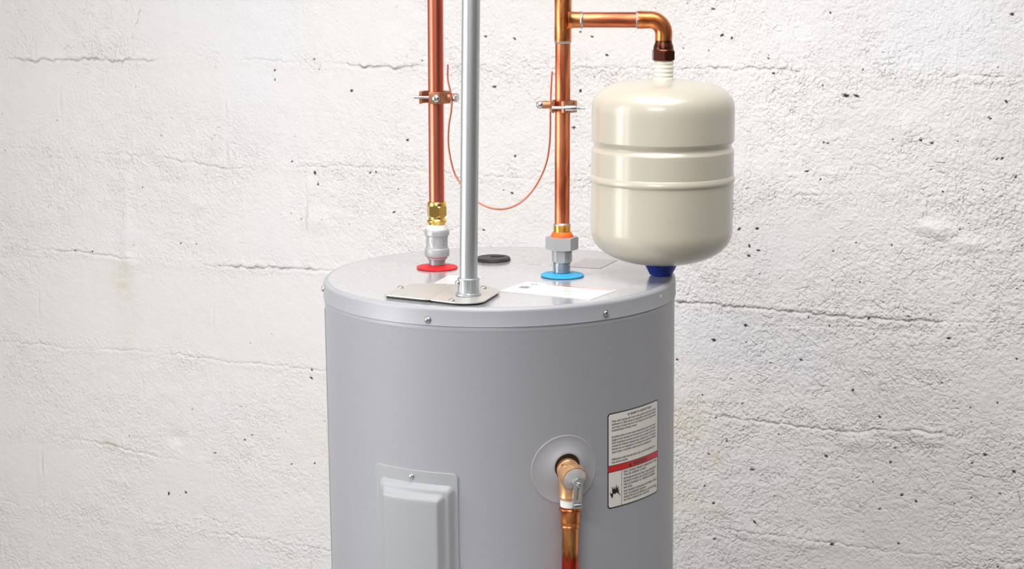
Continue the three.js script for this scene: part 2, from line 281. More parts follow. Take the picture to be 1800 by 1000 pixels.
const PITS = [-0.49, 1.474, 4, -0.49, 1.456, 3, -0.401, 1.498, 3, -0.39, 1.479, 2, -0.319, 1.44, 5, -0.199, 1.351, 5, -0.034, 1.55, 4, -0.016, 1.458, 5, 0.406, 1.607, 4, 0.423, 1.562, 5, 0.441, 1.558, 4, 0.399, 1.535, 2, 0.615, 1.604, 3, 0.919, 1.607, 5, 0.647, 1.465, 8, 0.665, 1.465, 6, 0.518, 1.499, 4, 0.606, 1.481, 3, 0.916, 1.465, 4, 0.582, 1.332, 4, 0.61, 1.383, 3, 0.617, 1.382, 3, 0.778, 1.395, 4, 0.797, 1.391, 4, 0.905, 1.369, 3, 0.914, 1.371, 4, 0.937, 1.341, 4, 0.818, 1.31, 3, 0.849, 1.248, 3, 0.462, 1.223, 5, 0.495, 1.226, 5, 0.481, 1.177, 5, 0.482, 1.195, 4, 0.499, 1.188, 4, 0.478, 1.051, 6, 0.419, 1.019, 6, 0.35, 0.977, 4, 0.838, 1.06, 5, 0.581, 0.998, 4, 0.63, 1.064, 3, 0.699, 1.083, 5, 0.675, 0.953, 4, 0.724, 0.91, 4, 0.475, 0.908, 3, 0.452, 0.95, 2, 0.447, 0.836, 4, 0.414, 0.807, 3, 0.407, 0.747, 3, 0.424, 0.716, 5, 0.428, 0.649, 4, 0.496, 0.788, 5, 0.503, 0.691, 5, 0.647, 0.669, 6, 0.631, 0.829, 5, 0.768, 0.775, 5, 0.793, 0.767, 4, 0.746, 0.831, 4, 0.753, 0.858, 3, 0.908, 0.864, 5, 0.957, 0.84, 5, 0.887, 0.847, 3, 0.765, 0.687, 4, 0.73, 0.745, 4, -0.42, 0.883, 4, -0.421, 0.866, 5, -0.564, 0.733, 3, -0.581, 0.721, 4, -0.654, 0.685, 4, -0.773, 0.583, 6, -0.73, 0.591, 5, -0.471, 0.683, 3, -0.417, 0.691, 3, -1.056, 0.742, 2, -0.707, 0.772, 2, -0.868, 0.697, 2, -0.562, 0.924, 2, -0.404, 1.277, 6, -0.397, 1.256, 4,
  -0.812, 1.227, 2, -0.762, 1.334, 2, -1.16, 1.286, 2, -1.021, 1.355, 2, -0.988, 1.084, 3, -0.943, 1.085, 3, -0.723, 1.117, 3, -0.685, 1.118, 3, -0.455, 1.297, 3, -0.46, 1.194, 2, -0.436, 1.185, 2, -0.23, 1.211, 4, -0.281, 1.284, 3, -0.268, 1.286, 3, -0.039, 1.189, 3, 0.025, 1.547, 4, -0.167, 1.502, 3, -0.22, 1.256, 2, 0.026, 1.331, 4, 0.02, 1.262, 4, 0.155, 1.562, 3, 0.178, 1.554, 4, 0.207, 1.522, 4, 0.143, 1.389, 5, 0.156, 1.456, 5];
const CRACKS = [[-0.804, 1.585, -0.812, 1.56, -0.824, 1.543, -0.824, 1.508, -0.82, 1.494], [0.958, 0.822, 0.967, 0.801, 0.978, 0.757], [0.668, 0.954, 0.682, 0.945, 0.699, 0.941], [0.769, 0.896, 0.784, 0.897, 0.818, 0.893], [0.894, 0.827, 0.932, 0.824, 0.957, 0.819], [0.497, 1.107, 0.521, 1.088, 0.534, 1.081], [-0.604, 1.368, -0.608, 1.328, -0.605, 1.272], [-1.004, 1.5, -0.988, 1.482, -0.964, 1.481], [-0.896, 1.552, -0.89, 1.53, -0.863, 1.507, -0.85, 1.491], [0.687, 0.991, 0.722, 0.954, 0.728, 0.929], [-0.278, 1.484, -0.26, 1.49, -0.247, 1.488]];
// relief and colour maps of the wall
const [wallBump, wallColor] = (() => {
  const nomY = [0, 0, 0, 0, 0, 1.497, 1.291, 1.083, 0.881, 0.671, 0.508]; const W = 2048, H = 1198, h = new Float32Array(W * H), dark = new Float32Array(W * H), px = TW / W;
  for (let j = 0; j < H; j++) {
    const y = TY0 + (j + 0.5) / H * TH;
    for (let i = 0; i < W; i++) {
      const s = TX0 + (i + 0.5) / W * TW, m = roughMask(s, y);
      let nj = 0; for (let k = 5; k <= 10; k++) { const d = (y - nomY[k]) / 0.022; if (d * d < 6) nj = Math.max(nj, Math.exp(-d * d)); }
      const M = Math.min(1.5, m + 0.9 * nj * (0.4 + noise(s * 9, y * 9)));
      const wx = s + 0.005 * noise(s * 55, y * 55), wy = y + 0.005 * noise(s * 55 + 31, y * 55 + 8);
      const a = noise((wx * 0.8 + wy * 0.6) * 120, (-wx * 0.6 + wy * 0.8) * 85), b = noise((wx * 0.75 - wy * 0.66) * 210 + 50, (wx * 0.66 + wy * 0.75) * 120), c = noise(wx * 75 + 9, wy * 95 + 4);
      const patchy = sstep(-0.1, 0.3, noise(s * 30 + 3, y * 34 + 12)), gate = sstep(-0.12, 0.22, noise(s * 62 + 8, y * 66));
      let v = -0.00075 * Math.exp(-((a / 0.075) ** 2)) * patchy * (0.25 + M) - 0.00055 * Math.exp(-((b / 0.085) ** 2)) * (0.25 + M) * gate - 0.0007 * Math.exp(-((c / 0.05) ** 2)) * sstep(0.05, 0.3, noise(s * 21, y * 25 + 40)) * (0.2 + M);
      v += 0.00085 * fbm(s * 150 + 11, y * 140, 2) * (0.22 + 0.9 * M) + 0.00030 * fbm(s * 330, y * 320, 2) * (0.4 + 0.7 * M);
      h[j * W + i] = v * (1.25 + 0.35 * sstep(-0.5, 0.4, s));
    }
  }
  const each = (s, y, r, fn) => { const ci = (s - TX0) / px, cj = (y - TY0) / px, q = r / px; for (let j = Math.max(0, Math.floor(cj - q)); j <= Math.min(H - 1, cj + q); j++) for (let i = Math.max(0, Math.floor(ci - q)); i <= Math.min(W - 1, ci + q); i++) fn(j * W + i, (i - ci) * px, (j - cj) * px, TX0 + i * px, TY0 + j * px); };
  // bed joints and head joints: a ragged crease with raised lips
  const creaseAt = (s, y, open, vertical) => each(s, y, 0.02, (k, dx, dy) => {
    const d = vertical ? dx : dy; if (Math.abs(vertical ? dy : dx) > px * 0.6) return;
    const q = (0.3 + open) * (0.5 + 0.9 * noise(s * 70, y * 50)); h[k] += -0.0026 * open * Math.exp(-((d / 0.0020) ** 2)) + 0.0011 * q * Math.exp(-(((d + 0.006) / 0.005) ** 2)) + 0.0011 * q * Math.exp(-(((d - 0.007) / 0.005) ** 2));
    if (open > 0.45) dark[k] = Math.max(dark[k], clamp01((open - 0.4) * 1.7 * (0.5 + 1.7 * noise(s * 45 + 7, y * 30))) * Math.exp(-((d / 0.0015) ** 2)));
  });
  for (let k = 5; k <= 10; k++) for (let s = TX0; s < TX0 + TW; s += px) creaseAt(s, jointY(k, s) + 0.0012 * noise(s * 300, k), jointOpen(k, s), false);
  for (let k = 5; k <= 11; k++) for (const hs of HEADS[k]) for (let y = jointY(k, hs); y < jointY(k - 1, hs); y += px) creaseAt(hs + 0.004 * fbm(y * 30, hs * 11, 2), y, clamp01(0.02 + 0.8 * noise(y * 14, hs * 20 + 5)), true);
  for (const c of CRACKS) for (let i = 2; i < c.length; i += 2) { const n = Math.ceil(Math.hypot(c[i] - c[i - 2], c[i + 1] - c[i - 1]) / px) * 2; for (let q = 0; q <= n; q++) { const t = q / n, s = c[i - 2] + t * (c[i] - c[i - 2]) + 0.0035 * fbm(t * 6 + i * 3, c[0] * 50, 3), y = c[i - 1] + t * (c[i + 1] - c[i - 1]) + 0.0025 * fbm(t * 6 + 9 + i, c[1] * 50, 3); each(s, y, 0.004, (k, dx, dy) => { const d = Math.hypot(dx, dy); const w = clamp01(0.35 + 1.3 * noise(s * 60 + c[0] * 9, y * 60)); h[k] = Math.min(h[k], -0.0014 * w * Math.exp(-((d / 0.0012) ** 2))); dark[k] = Math.max(dark[k], (c[0] > 0.6 ? 0.9 : 0.45) * w * (c[0] === -0.604 ? 0.1 : 1) * Math.exp(-((d / 0.0008) ** 2))); }); } }
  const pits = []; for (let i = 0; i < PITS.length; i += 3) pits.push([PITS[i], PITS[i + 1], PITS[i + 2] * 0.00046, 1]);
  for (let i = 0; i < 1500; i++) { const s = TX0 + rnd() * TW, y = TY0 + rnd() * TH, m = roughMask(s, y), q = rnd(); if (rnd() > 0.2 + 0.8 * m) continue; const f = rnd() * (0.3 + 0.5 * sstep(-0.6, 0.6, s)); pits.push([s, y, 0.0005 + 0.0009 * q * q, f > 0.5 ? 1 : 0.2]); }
  for (const [s, y, r, dk] of pits) { const ang = 0.6 * noise(s * 99, y * 99) * 6, ca = Math.cos(ang), sa = Math.sin(ang), st = 1.12 + 1.3 * Math.abs(noise(s * 55, y * 71)); each(s, y, r * 4, (k, dx, dy) => { const u = (dx * ca + dy * sa) / st, v = (-dx * sa + dy * ca) * st; const d = Math.hypot(u, v) / r * (1 + 0.9 * noise(dx * 600 + s * 90, dy * 600 + y * 90)); const e = 1 - sstep(0.6, 1.5, d); h[k] -= 0.0032 * e * (0.4 + 0.6 * dk); dark[k] = Math.max(dark[k], dk * (1 - sstep(0.7, 1.15, d))); }); }  // shade of the pit hollows is painted dark into the colour map
  const STAIN_AND_SHADE = [[-0.87, 1.03, 0.03, 0.04, 0.35], [-0.92, 0.675, 0.02, 0.012, 0.4], [-0.86, 0.93, 0.03, 0.07, 0.12], [0.36, 0.86, 0.06, 0.05, 0.25], [0.36, 0.72, 0.05, 0.06, 0.2], [0.43, 0.70, 0.02, 0.01, 0.4], [0.43, 0.80, 0.012, 0.012, 0.4]];  // stains; the two broad patches beside the heater paint its shading
  const bump = dataTex(W, H, (i, j) => 0.66 + h[j * W + i] / 0.009, false);
  const col = dataTex(W, H, (i, j) => {
    const s = TX0 + (i + 0.5) / W * TW, y = TY0 + (j + 0.5) / H * TH;
    const w = 0.5 + 0.9 * fbm(s * 3 + 21, y * 3.3, 2), g = 1 + 0.02 * noise(s * 40, y * 40) + 0.012 * noise(s * 300, y * 300);
    let c = [0.842 * g, (0.808 + 0.024 * (1 - w)) * g, (0.790 + 0.052 * (1 - w)) * g];
    for (const [a0, a1, b0, b1] of [[-0.82, -0.43, 1.49, 1.7], [0.51, 0.95, 1.515, 1.7], [0.36, 0.62, 0.97, 1.075], [-0.60, -0.42, 1.30, 1.48]]) { const e = 0.03 * sstep(a0 - 0.03, a0 + 0.02, s) * (1 - sstep(a1 - 0.02, a1 + 0.03, s)) * sstep(b0 - 0.01, b0 + 0.02, y) * (1 - sstep(b1 - 0.02, b1 + 0.01, y)); c = [c[0] * (1 - 0.5 * e), c[1] * (1 + 0.1 * e), c[2] * (1 + 0.9 * e)]; }
    for (const [a, b, p, q, k] of STAIN_AND_SHADE) { const d = ((s - a) / p) ** 2 + ((y - b) / q) ** 2; if (d < 5) { const e = k * Math.exp(-d) * (1 + noise(s * 80, y * 80)); c = [c[0] * (1 - 0.22 * e), c[1] * (1 - 0.27 * e), c[2] * (1 - 0.55 * e)]; } }
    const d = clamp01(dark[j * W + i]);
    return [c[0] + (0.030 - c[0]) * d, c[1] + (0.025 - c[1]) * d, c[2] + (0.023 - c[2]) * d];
  }, true);
  return [bump, col];
})();
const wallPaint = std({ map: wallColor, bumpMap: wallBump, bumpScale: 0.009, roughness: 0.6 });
const plainPaint = std({ color: lin(0.75, 0.735, 0.715), roughness: 0.8 });
const farPaint = std({ color: lin(0.13, 0.128, 0.126), roughness: 0.85 });
const concrete = std({ map: dataTex(512, 512, (i, j) => { const n = 0.30 + 0.05 * fbm(i / 60, j / 60, 4) + 0.02 * noise(i / 3, j / 3); return [n, n * 0.98, n * 0.95]; }, true, 0.5, 0.5), roughness: 0.8 });

const wallBack = inRoom(new THREE.Group()); wallBack.name = 'wall_back'; wallBack.userData.kind = 'structure'; scene.add(wallBack);
const wallUV = (s, y) => [(s - TX0) / TW, (y - TY0) / TH];
{
  // painted concrete blocks, each a slab of its own with rounded, slightly sunk edges
  for (let k = 0; k <= JOINTS.length; k++) {
    const hd = HEADS[k];
    for (let b = 0; b + 1 < hd.length; b++) {
      const sa = hd[b], sb = hd[b + 1], yTop = (s) => k === 0 ? CEIL : jointY(k - 1, s), yBot = (s) => k === JOINTS.length ? 0 : jointY(k, s);
      const seen = sb > -1.3 && sa < 1.05 && yTop((sa + sb) / 2) > 0.3 && yBot((sa + sb) / 2) < 1.69, step = seen ? 0.0027 : 0.03;
      const nx = Math.max(3, Math.round((sb - sa) / step)), ny = Math.max(3, Math.round((yTop(sa) - yBot(sa)) / step));
      const pos = [], uv = [], idx = [], gap = -0.0004, W = nx + 1;
      for (let j = 0; j <= ny; j++) for (let i = 0; i <= nx; i++) {
        const u = i / nx, v = j / ny;
        let s = sa + gap + (sb - sa - 2 * gap) * u; const yb = yBot(s) + gap, yt = yTop(s) - gap, y = yb + (yt - yb) * v;
        if (b > 0 && i === 0) s += 0.004 * fbm(y * 30, sa * 11, 2); if (b + 2 < hd.length && i === nx) s += 0.004 * fbm(y * 30, sb * 11, 2);
        const dv = Math.min(s - sa, sb - s), db = y - yb, dt = yt - y;
        const fall = (d, o) => d < 0.006 ? -0.0022 * o * (1 - d / 0.006) ** 2 : 0;
        const z = wallLow(s, y) + Math.min(fall(db, jointOpen(k, s)), fall(dt, jointOpen(k - 1, s)), fall(Math.max(0, dv), clamp01(0.02 + 0.6 * noise(y * 14, (s - sa < sb - s ? sa : sb) * 20 + 5))));
        pos.push(s, y, z); uv.push(...wallUV(s, y));
      }
      for (let j = 0; j < ny; j++) for (let i = 0; i < nx; i++) { const a = j * W + i; idx.push(a, a + 1, a + W, a + 1, a + W + 1, a + W); }
      const face = new THREE.BufferGeometry(); face.setAttribute('position', new THREE.Float32BufferAttribute(pos, 3)); face.setIndex(idx); face.computeVertexNormals();
      const nor = [...face.attributes.normal.array];
      const rim = []; for (let i = 0; i <= nx; i++) rim.push([i, 0]); for (let j = 1; j <= ny; j++) rim.push([nx, j]); for (let i = nx - 1; i >= 0; i--) rim.push([i, ny]); for (let j = ny - 1; j > 0; j--) rim.push([0, j]);
      const base = pos.length / 3;
      for (const [i, j] of rim) { const a = j * W + i, o = [i === 0 ? -1 : i === nx ? 1 : 0, j === 0 ? -1 : j === ny ? 1 : 0], l = Math.hypot(...o); for (const dz of [0, -0.012]) { pos.push(pos[3 * a], pos[3 * a + 1], dz ? dz : pos[3 * a + 2]); uv.push(uv[2 * a], uv[2 * a + 1]); nor.push(o[0] / l, o[1] / l, 0); } }
      for (let q = 0; q < rim.length; q++) { const a = base + 2 * q, c = base + 2 * ((q + 1) % rim.length); idx.push(a, a + 1, c, c, a + 1, c + 1); }
      const g = new THREE.BufferGeometry(); g.setAttribute('position', new THREE.Float32BufferAttribute(pos, 3)); g.setAttribute('normal', new THREE.Float32BufferAttribute(nor, 3)); g.setAttribute('uv', new THREE.Float32BufferAttribute(uv, 2)); g.setIndex(idx);
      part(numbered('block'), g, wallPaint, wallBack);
    }
  }
  // the mortar behind them
  const mg = new THREE.PlaneGeometry(S1 - S0, CEIL, 700, 300); mg.translate((S0 + S1) / 2, CEIL / 2, 0);
  const p = mg.attributes.position, u = mg.attributes.uv;
  for (let i = 0; i < p.count; i++) { const s = p.getX(i), y = p.getY(i); let z = -0.0045; p.setZ(i, z + wallLow(s, y)); u.setXY(i, ...wallUV(s, y)); }
  mg.computeVertexNormals();
  const slab = new THREE.BoxGeometry(S1 - S0, CEIL, 0.15); slab.translate((S0 + S1) / 2, CEIL / 2, -0.085);
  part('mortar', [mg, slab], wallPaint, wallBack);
}
{
  const box = (x0, x1, y0, y1, z0, z1) => { const g = new THREE.BoxGeometry(x1 - x0, y1 - y0, z1 - z0); g.translate((x0 + x1) / 2, (y0 + y1) / 2, (z0 + z1) / 2); return g; };
  inRoom(struct('floor', box(S0 - 0.15, S1 + 0.15, -0.15, 0, -0.16, N1 + 0.15), concrete));
  inRoom(struct('ceiling', box(S0 - 0.15, S1 + 0.15, CEIL, CEIL + 0.15, -0.16, N1 + 0.15), plainPaint));
  inRoom(struct('wall_left', box(S0 - 0.15, S0, 0, CEIL, -0.01, N1), plainPaint));
  inRoom(struct('wall_right', box(S1, S1 + 0.15, 0, CEIL, -0.01, N1), farPaint));
  inRoom(struct('wall_front', box(S0 - 0.15, S1 + 0.15, 0, CEIL, N1, N1 + 0.15), farPaint));
}

// ------------------------------------------------------------------ the water heater
const TOP = 1.25, RB = 0.2535, RC = 0.2552, SEAM = 1.2240, LEAN = 0.0095;
const heater = thing('water_heater', 'tall grey cylindrical water heater standing before the white block wall', 'water heater', [LEAN * TOP, 0.0028, 0]);
heater.rotation.z = LEAN;
{
  const T = TOP - 0.0028;                                 // heights inside the heater are measured from its base
  const y = (v) => v - 0.0028;
  part('jacket', lathe([[0, 0], [RB - 0.012, 0], [RB - 0.004, 0.004], [RB, 0.012], [RB, 0.3], [RB, 0.6], [RB, 0.9], [RB, y(1.2160)], [RB + 0.0006, y(1.2180)], [RB + 0.0009, y(1.2200)], [RB + 0.0005, y(1.2220)], [RB - 0.0004, y(SEAM)], [RB - 0.006, y(SEAM)]], 256, 0.5), jacket, heater);
  const cap = lathe([[RC - 0.0035, y(SEAM) + 0.0006], [RC - 0.0008, y(SEAM)], [RC + 0.0004, y(SEAM) + 0.0008], [RC, y(SEAM) + 0.0025], [RC - 0.0004, T - 0.0055], ...arcPts(RC - 0.0059, T - 0.0055, 0.0055, 8, 90, 8), [RC - 0.0075, T]], 256, 0.35);
  const capMesh = part('top_cap', cap, jacket, heater);
  const lid = lathe([[RC - 0.0075, T], [RC - 0.012, T], [RC - 0.014, T - 0.0002], [0.2, T - 0.0002], [0.1, T - 0.0002], [0.0001, T - 0.0002]], 256, 0.35);
  { const p = lid.attributes.position, q = lid.attributes.uv; for (let i = 0; i < p.count; i++) q.setXY(i, p.getX(i) * 0.12, p.getZ(i) * 0.12); }
  part('lid_face', lid, capPaintLit, capMesh);
  // vertical lap seam of the jacket, at its left edge
  { const g = new THREE.BoxGeometry(0.012, 1.19, 0.0012, 4, 1, 1); g.translate(-R(83) * RB, 0.61, 0.0004); part('seam', wrap(g, RB), jacket, heater); }
  // screws through the skirt of the cap
  for (const [deg, h] of [[-21.7, 1.2320], [34.5, 1.2330], [-84.5, 1.236], ]) {
    const g = join([screwHead(0.0041, 0.003), moved(lathe([[0, -0.0004], [0.0049, -0.0004], [0.0049, 0.0005], [0, 0.0006]], 24), 0, 0, 0)]);
    alongZ(g); g.translate(0, 0, RC); g.rotateY(R(deg)); g.translate(0, y(h), 0); part('screw', g, zincScrew, heater);
  }
  { const g = lathe([[0.004, 0], [0.0032, 0.0006], [0, 0.0009]], 20); alongZ(g); g.translate(0, 0, RC - 0.0003); g.rotateY(R(62)); g.translate(0, y(1.237), 0); part('rivet', g, capPaintLit, heater); }
  // black plug in the lid
  { const g = lathe([[0.0, 0], [0.0262, 0], [0.0266, 0.0015], [0.0252, 0.0045], [0.0238, 0.0050], [0.0225, 0.0042], [0.0, 0.0040]], 48, 0.5); g.translate(-0.0104, T, -0.1253); part('plug', [g, moved(new RoundedBoxGeometry(0.020, 0.0022, 0.006, 2, 0.0008), -0.0045, T + 0.0046, -0.136)], blackRubber, heater, 'black rubber plug in the lid'); }
  // pressed blank behind the right fitting
  { const g = lathe([[0.037, 0], [0.0366, 0.0004], [0.0340, 0.0005], [0, 0.0005]], 64, 0.3); g.translate(0.072, T - 0.0002, -0.112); part('pressed_blank', g, capPaintLit, heater); }
  // junction cover: two steel plates with screws
  const left = rounded([[-0.160, 0.172], [-0.148, 0.138], [-0.121, 0.0868], [-0.0655, 0.0965], [-0.0905, 0.2095], [-0.1, 0.207]], [0.014, 0.02, 0.008, 0, 0.004, 0.004]);
  const lp = plate(left, 0.0016); lp.translate(0, T + 0.0030, 0);
  const lowL = plate(left.map(([a, b]) => [-0.115 + (a + 0.115) * 0.93, 0.15 + (b - 0.15) * 0.93]), 0.0032, 0.0002); lowL.translate(0, T - 0.0003, 0);
  const right = rounded([[-0.0655, 0.0955], [-0.020, 0.103], [0.0035, 0.148], [-0.022, 0.2335], [-0.052, 0.237], [-0.0915, 0.2105]], [0, 0.012, 0.010, 0.016, 0.014, 0.0]);
  const rp = plate(right, 0.0016); rp.translate(0, T + 0.0026, 0);
  const lowR = plate(right.map(([a, b]) => [-0.045 + (a + 0.045) * 0.93, 0.165 + (b - 0.165) * 0.93]), 0.0028, 0.0002); lowR.translate(0, T - 0.0003, 0);
  const PL = part('cover_plate', lp, plateSteel, heater, 'left half of the steel junction cover'); part('gap_shade', lowL, blackRubber, PL);  // black sheets under both plates stand in for the shadow gap
  const PR = part('cover_plate', rp, plateSteel, heater, 'right half of the steel junction cover, under the conduit'); part('gap_shade', lowR, blackRubber, PR);
  for (const [a, b, o, h] of [[-0.1365, 0.1245, PL, 0.0046], [-0.0213, 0.131, PR, 0.0042], [-0.0625, 0.2215, PR, 0.0042]]) { const g = screwHead(0.0043, 0.0034); g.rotateY(0.5); g.translate(a, T + h, b); part('screw', g, zincScrew, o); }
  // stickers on the lid, and a thin sheet painted as a faint reflection
  const sticker = (w, d, x, z, turn, tex, label) => { const g = new THREE.BoxGeometry(w, 0.0003, d); const n = g.attributes.normal, q = g.attributes.uv; for (let i = 0; i < q.count; i++) if (n.getY(i) < 0.5) q.setXY(i, 0.003, 0.5); g.rotateY(turn); g.translate(x, T + 0.0001, z); part('sticker', g, phy({ map: tex, roughness: 0.35, clearcoat: 0.7, clearcoatRoughness: 0.1 }), heater, label); };
  const scribble = (c, x, yy, w, size, col) => { c.fillStyle = col; let q = x; while (q < x + w) { const l = size * (1 + 3 * rnd()); for (let e = q; e < Math.min(q + l, x + w); e += size * 0.42) { const t = rnd(); c.fillRect(e, yy - size * (t > 0.8 ? 0.75 : 0.55), size * 0.14, size * (t > 0.8 ? 0.75 : 0.55)); c.fillRect(e, yy - size * 0.55 * (t > 0.5 ? 1 : 0.1), size * 0.3, size * 0.12); } q += l + size * 0.45; } };
  const big = canvasTex(1024, 588, (c, w, h) => {
    c.fillStyle = '#ffffff'; c.fillRect(0, 0, w, h);
    c.fillStyle = '#ec9a90'; c.fillRect(238, 8, w - 262, 58);
    c.fillStyle = '#7d1a16'; c.beginPath(); c.moveTo(352, 60); c.lineTo(376, 14); c.lineTo(400, 60); c.fill();
    c.fillStyle = '#4a0d0c'; c.font = 'bold 54px sans-serif'; c.fillText('WARNING', 424, 58);
    c.strokeStyle = '#a5a5a5'; c.lineWidth = 5; c.beginPath(); c.moveTo(236, 30); c.lineTo(236, h - 20); c.stroke();
    c.strokeStyle = '#555555'; c.lineWidth = 12; c.beginPath(); c.ellipse(150, 92, 46, 42, 0, 0, 7); c.stroke(); c.beginPath(); c.arc(140, 104, 18, 0, 7); c.stroke(); c.beginPath(); c.moveTo(150, 72); c.lineTo(178, 112); c.stroke();
    c.fillStyle = '#555555'; c.beginPath(); [[70, 300], [84, 210], [104, 268], [118, 188], [134, 250], [156, 178], [160, 262], [196, 214], [178, 300], [206, 330], [150, 352], [92, 340]].forEach(([a, b], i) => i ? c.lineTo(a, b) : c.moveTo(a, b)); c.fill();
    scribble(c, 30, 500, 190, 26, '#9d9d9d'); scribble(c, 30, 540, 150, 22, '#b5b5b5');
    for (let i = 0; i < 8; i++) scribble(c, 262, 130 + i * 56, 430 + 300 * rnd(), i % 3 ? 26 : 34, i % 3 ? '#9a9a9a' : '#777777');
  });
  const ang = -Math.atan2(0.0745, 0.1213);
  sticker(0.1424, 0.0800, 0.0815, 0.1310, ang + 0.03, big, 'white warning sticker with a red strip on the lid');
  const small = canvasTex(512, 640, (c, w, h) => { c.fillStyle = '#ffffff'; c.fillRect(0, 0, w, h); for (let i = 0; i < 11; i++) scribble(c, 34, 80 + i * 50, 200 + 230 * rnd(), i % 4 ? 26 : 38, i % 4 ? '#8b8b8b' : '#5d5d5d'); });
  sticker(0.0520, 0.0760, -0.0600, 0.0475, -0.29, small, 'small white sticker half under the steel cover');
  const pale = canvasTex(256, 256, (c, w, h) => { c.fillStyle = '#a8a8ad'; c.fillRect(0, 0, w, h); c.strokeStyle = '#b39694'; c.lineWidth = 7; c.strokeRect(6, 6, w - 12, h - 12); for (let i = 0; i < 6; i++) { c.beginPath(); c.moveTo(24, 50 + i * 32); c.lineTo(140 + 80 * rnd(), 50 + i * 32); c.stroke(); } });
  sticker(0.052, 0.079, 0.139, -0.0885, -0.395, pale, 'thin pale sheet painted with a faint reflection behind the right fitting');

  // access panel: flange, raised tray, screw
  const pc = -0.1215 - 0.0015, pw = 0.0655, pt = y(1.0218), pb = y(0.62), pm = (pt + pb) / 2, ph = (pt - pb) / 2;
  const fl = [];
  for (const [ins, z] of [[0, -0.0006], [0, 0.0012], [0.0006, 0.0018], [0.006, 0.0018]]) fl.push(roundRect(pw - ins, ph - ins, 0.0075 - Math.min(ins, 0.004), 8, 24).map(([a, b]) => [pc + a, pm + b, z]));
  const fg = ringsGeo(fl, false);
  const fin = []; for (const f of [1, 0.8, 0.6, 0.4, 0.2, 0]) fin.push(roundRect((pw - 0.006) * f, ph - 0.006, 0.0035 * f, 8, 24).map(([a, b]) => [pc + a, pm + b, 0.0018]));
  const panel = part('access_panel', [crease(wrap(fg, RB), 0.5), crease(wrap(ringsGeo(fin, false), RB), 0.5)], panelPaint, heater);
  const tc = -0.1197 - 0.0015, tw = 0.0585, tt = y(1.0050), tm = (tt + pb + 0.016) / 2, th = (tt - pb - 0.016) / 2, tr = [];
  for (const [ins, z] of [[0, 0.0016], [0.0008, 0.0020], [0.0028, 0.0048], [0.0050, 0.0078], [0.0064, 0.0090], [0.0082, 0.0094], [0.0108, 0.0096], [0.0124, 0.0104], [0.0150, 0.0132], [0.0176, 0.0164], [0.0190, 0.0174], [0.0208, 0.0178], [0.024, 0.0179]]) tr.push(roundRect(tw - ins, th - ins, Math.max(0.003, 0.0085 - ins * 0.25), 8, 24).map(([a, b]) => [tc + a, tm + b, z]));
  for (const f of [0.75, 0.5, 0.25, 0.0]) tr.push(roundRect((tw - 0.024) * f, th - 0.024, 0.003 * f, 8, 24).map(([a, b]) => [tc + a, tm + b, 0.0179]));
  part('raised_tray', wrap(ringsGeo(tr, false), RB), panelPaint, panel);
  { const g = screwHead(0.0040, 0.003); alongZ(g); g.translate(0, 0, RB + 0.0017); g.rotateY(-0.125 / RB); g.translate(0, y(1.0125), 0); part('screw', g, zincScrew, panel); }

  // round escutcheon about the relief valve
  const ec = 0.0912 - 0.002, ey = y(1.0242), hc = 0.0935 - 0.002, hy = y(1.0285), er = [];
  const disc = (r, z, k) => { const o = []; for (let i = 0; i < 72; i++) { const a = i / 72 * Math.PI * 2; o.push([ec + (hc - ec) * k + r * Math.cos(a), ey + (hy - ey) * k + r * Math.sin(a), z]); } return o; };
  for (const [r, z, k] of [[0.0476, -0.0004, 0], [0.0474, 0.0008, 0], [0.0468, 0.0012, 0], [0.0455, 0.0009, 0], [0.040, 0.0010, 0.1], [0.033, 0.0016, 0.35], [0.027, 0.0030, 0.7], [0.0225, 0.0048, 0.9], [0.0200, 0.0058, 1], [0.0188, 0.0058, 1], [0.0180, 0.0046, 1], [0.0178, 0.0004, 1]]) er.push(disc(r, z, k));
  const esc = part('escutcheon', crease(wrap(ringsGeo(er, false), RB), 0.8), jacket, heater);
  part('hole_shade', crease(wrap(ringsGeo([disc(0.0181, 0.0036, 1), disc(0.0150, 0.0018, 1), disc(0.006, 0.0012, 1)], true), RB), 0.8), darkRecess, esc);  // black disc painted as the shade inside the valve hole

  // printed warning label
  const u0 = 0.1582 - 0.002, u1 = 0.2708 - 0.002, v0 = y(0.9578), v1 = y(1.0925), rr = 0.0052, lw = u1 - u0, lh = v1 - v0, cols = [];
  for (let i = 0; i <= 8; i++) cols.push(rr * (1 - Math.cos(R(90 * i / 8)))); for (let i = 1; i < 24; i++) cols.push(rr + (lw - 2 * rr) * i / 24); for (let i = 0; i <= 8; i++) cols.push(lw - rr + rr * Math.sin(R(90 * i / 8)));
  const lp2 = [], lu = [], li = [];
  cols.forEach((c, i) => { const e = c < rr ? rr - Math.sqrt(Math.max(0, rr * rr - (rr - c) ** 2)) : c > lw - rr ? rr - Math.sqrt(Math.max(0, rr * rr - (c - lw + rr) ** 2)) : 0; for (const [v, z] of [[e, -0.0002], [e, 0.00035], [lh - e, 0.00035], [lh - e, -0.0002]]) { lp2.push(u0 + c, v0 + v, z); lu.push(c / lw, v / lh); } if (i) for (let q = 0; q < 3; q++) { const a = (i - 1) * 4 + q, b = i * 4 + q; li.push(a, b, a + 1, b, b + 1, a + 1); } });
  const lg = new THREE.BufferGeometry(); lg.setAttribute('position', new THREE.Float32BufferAttribute(lp2, 3)); lg.setAttribute('uv', new THREE.Float32BufferAttribute(lu, 2)); lg.setIndex(li); wrap(lg, RB);
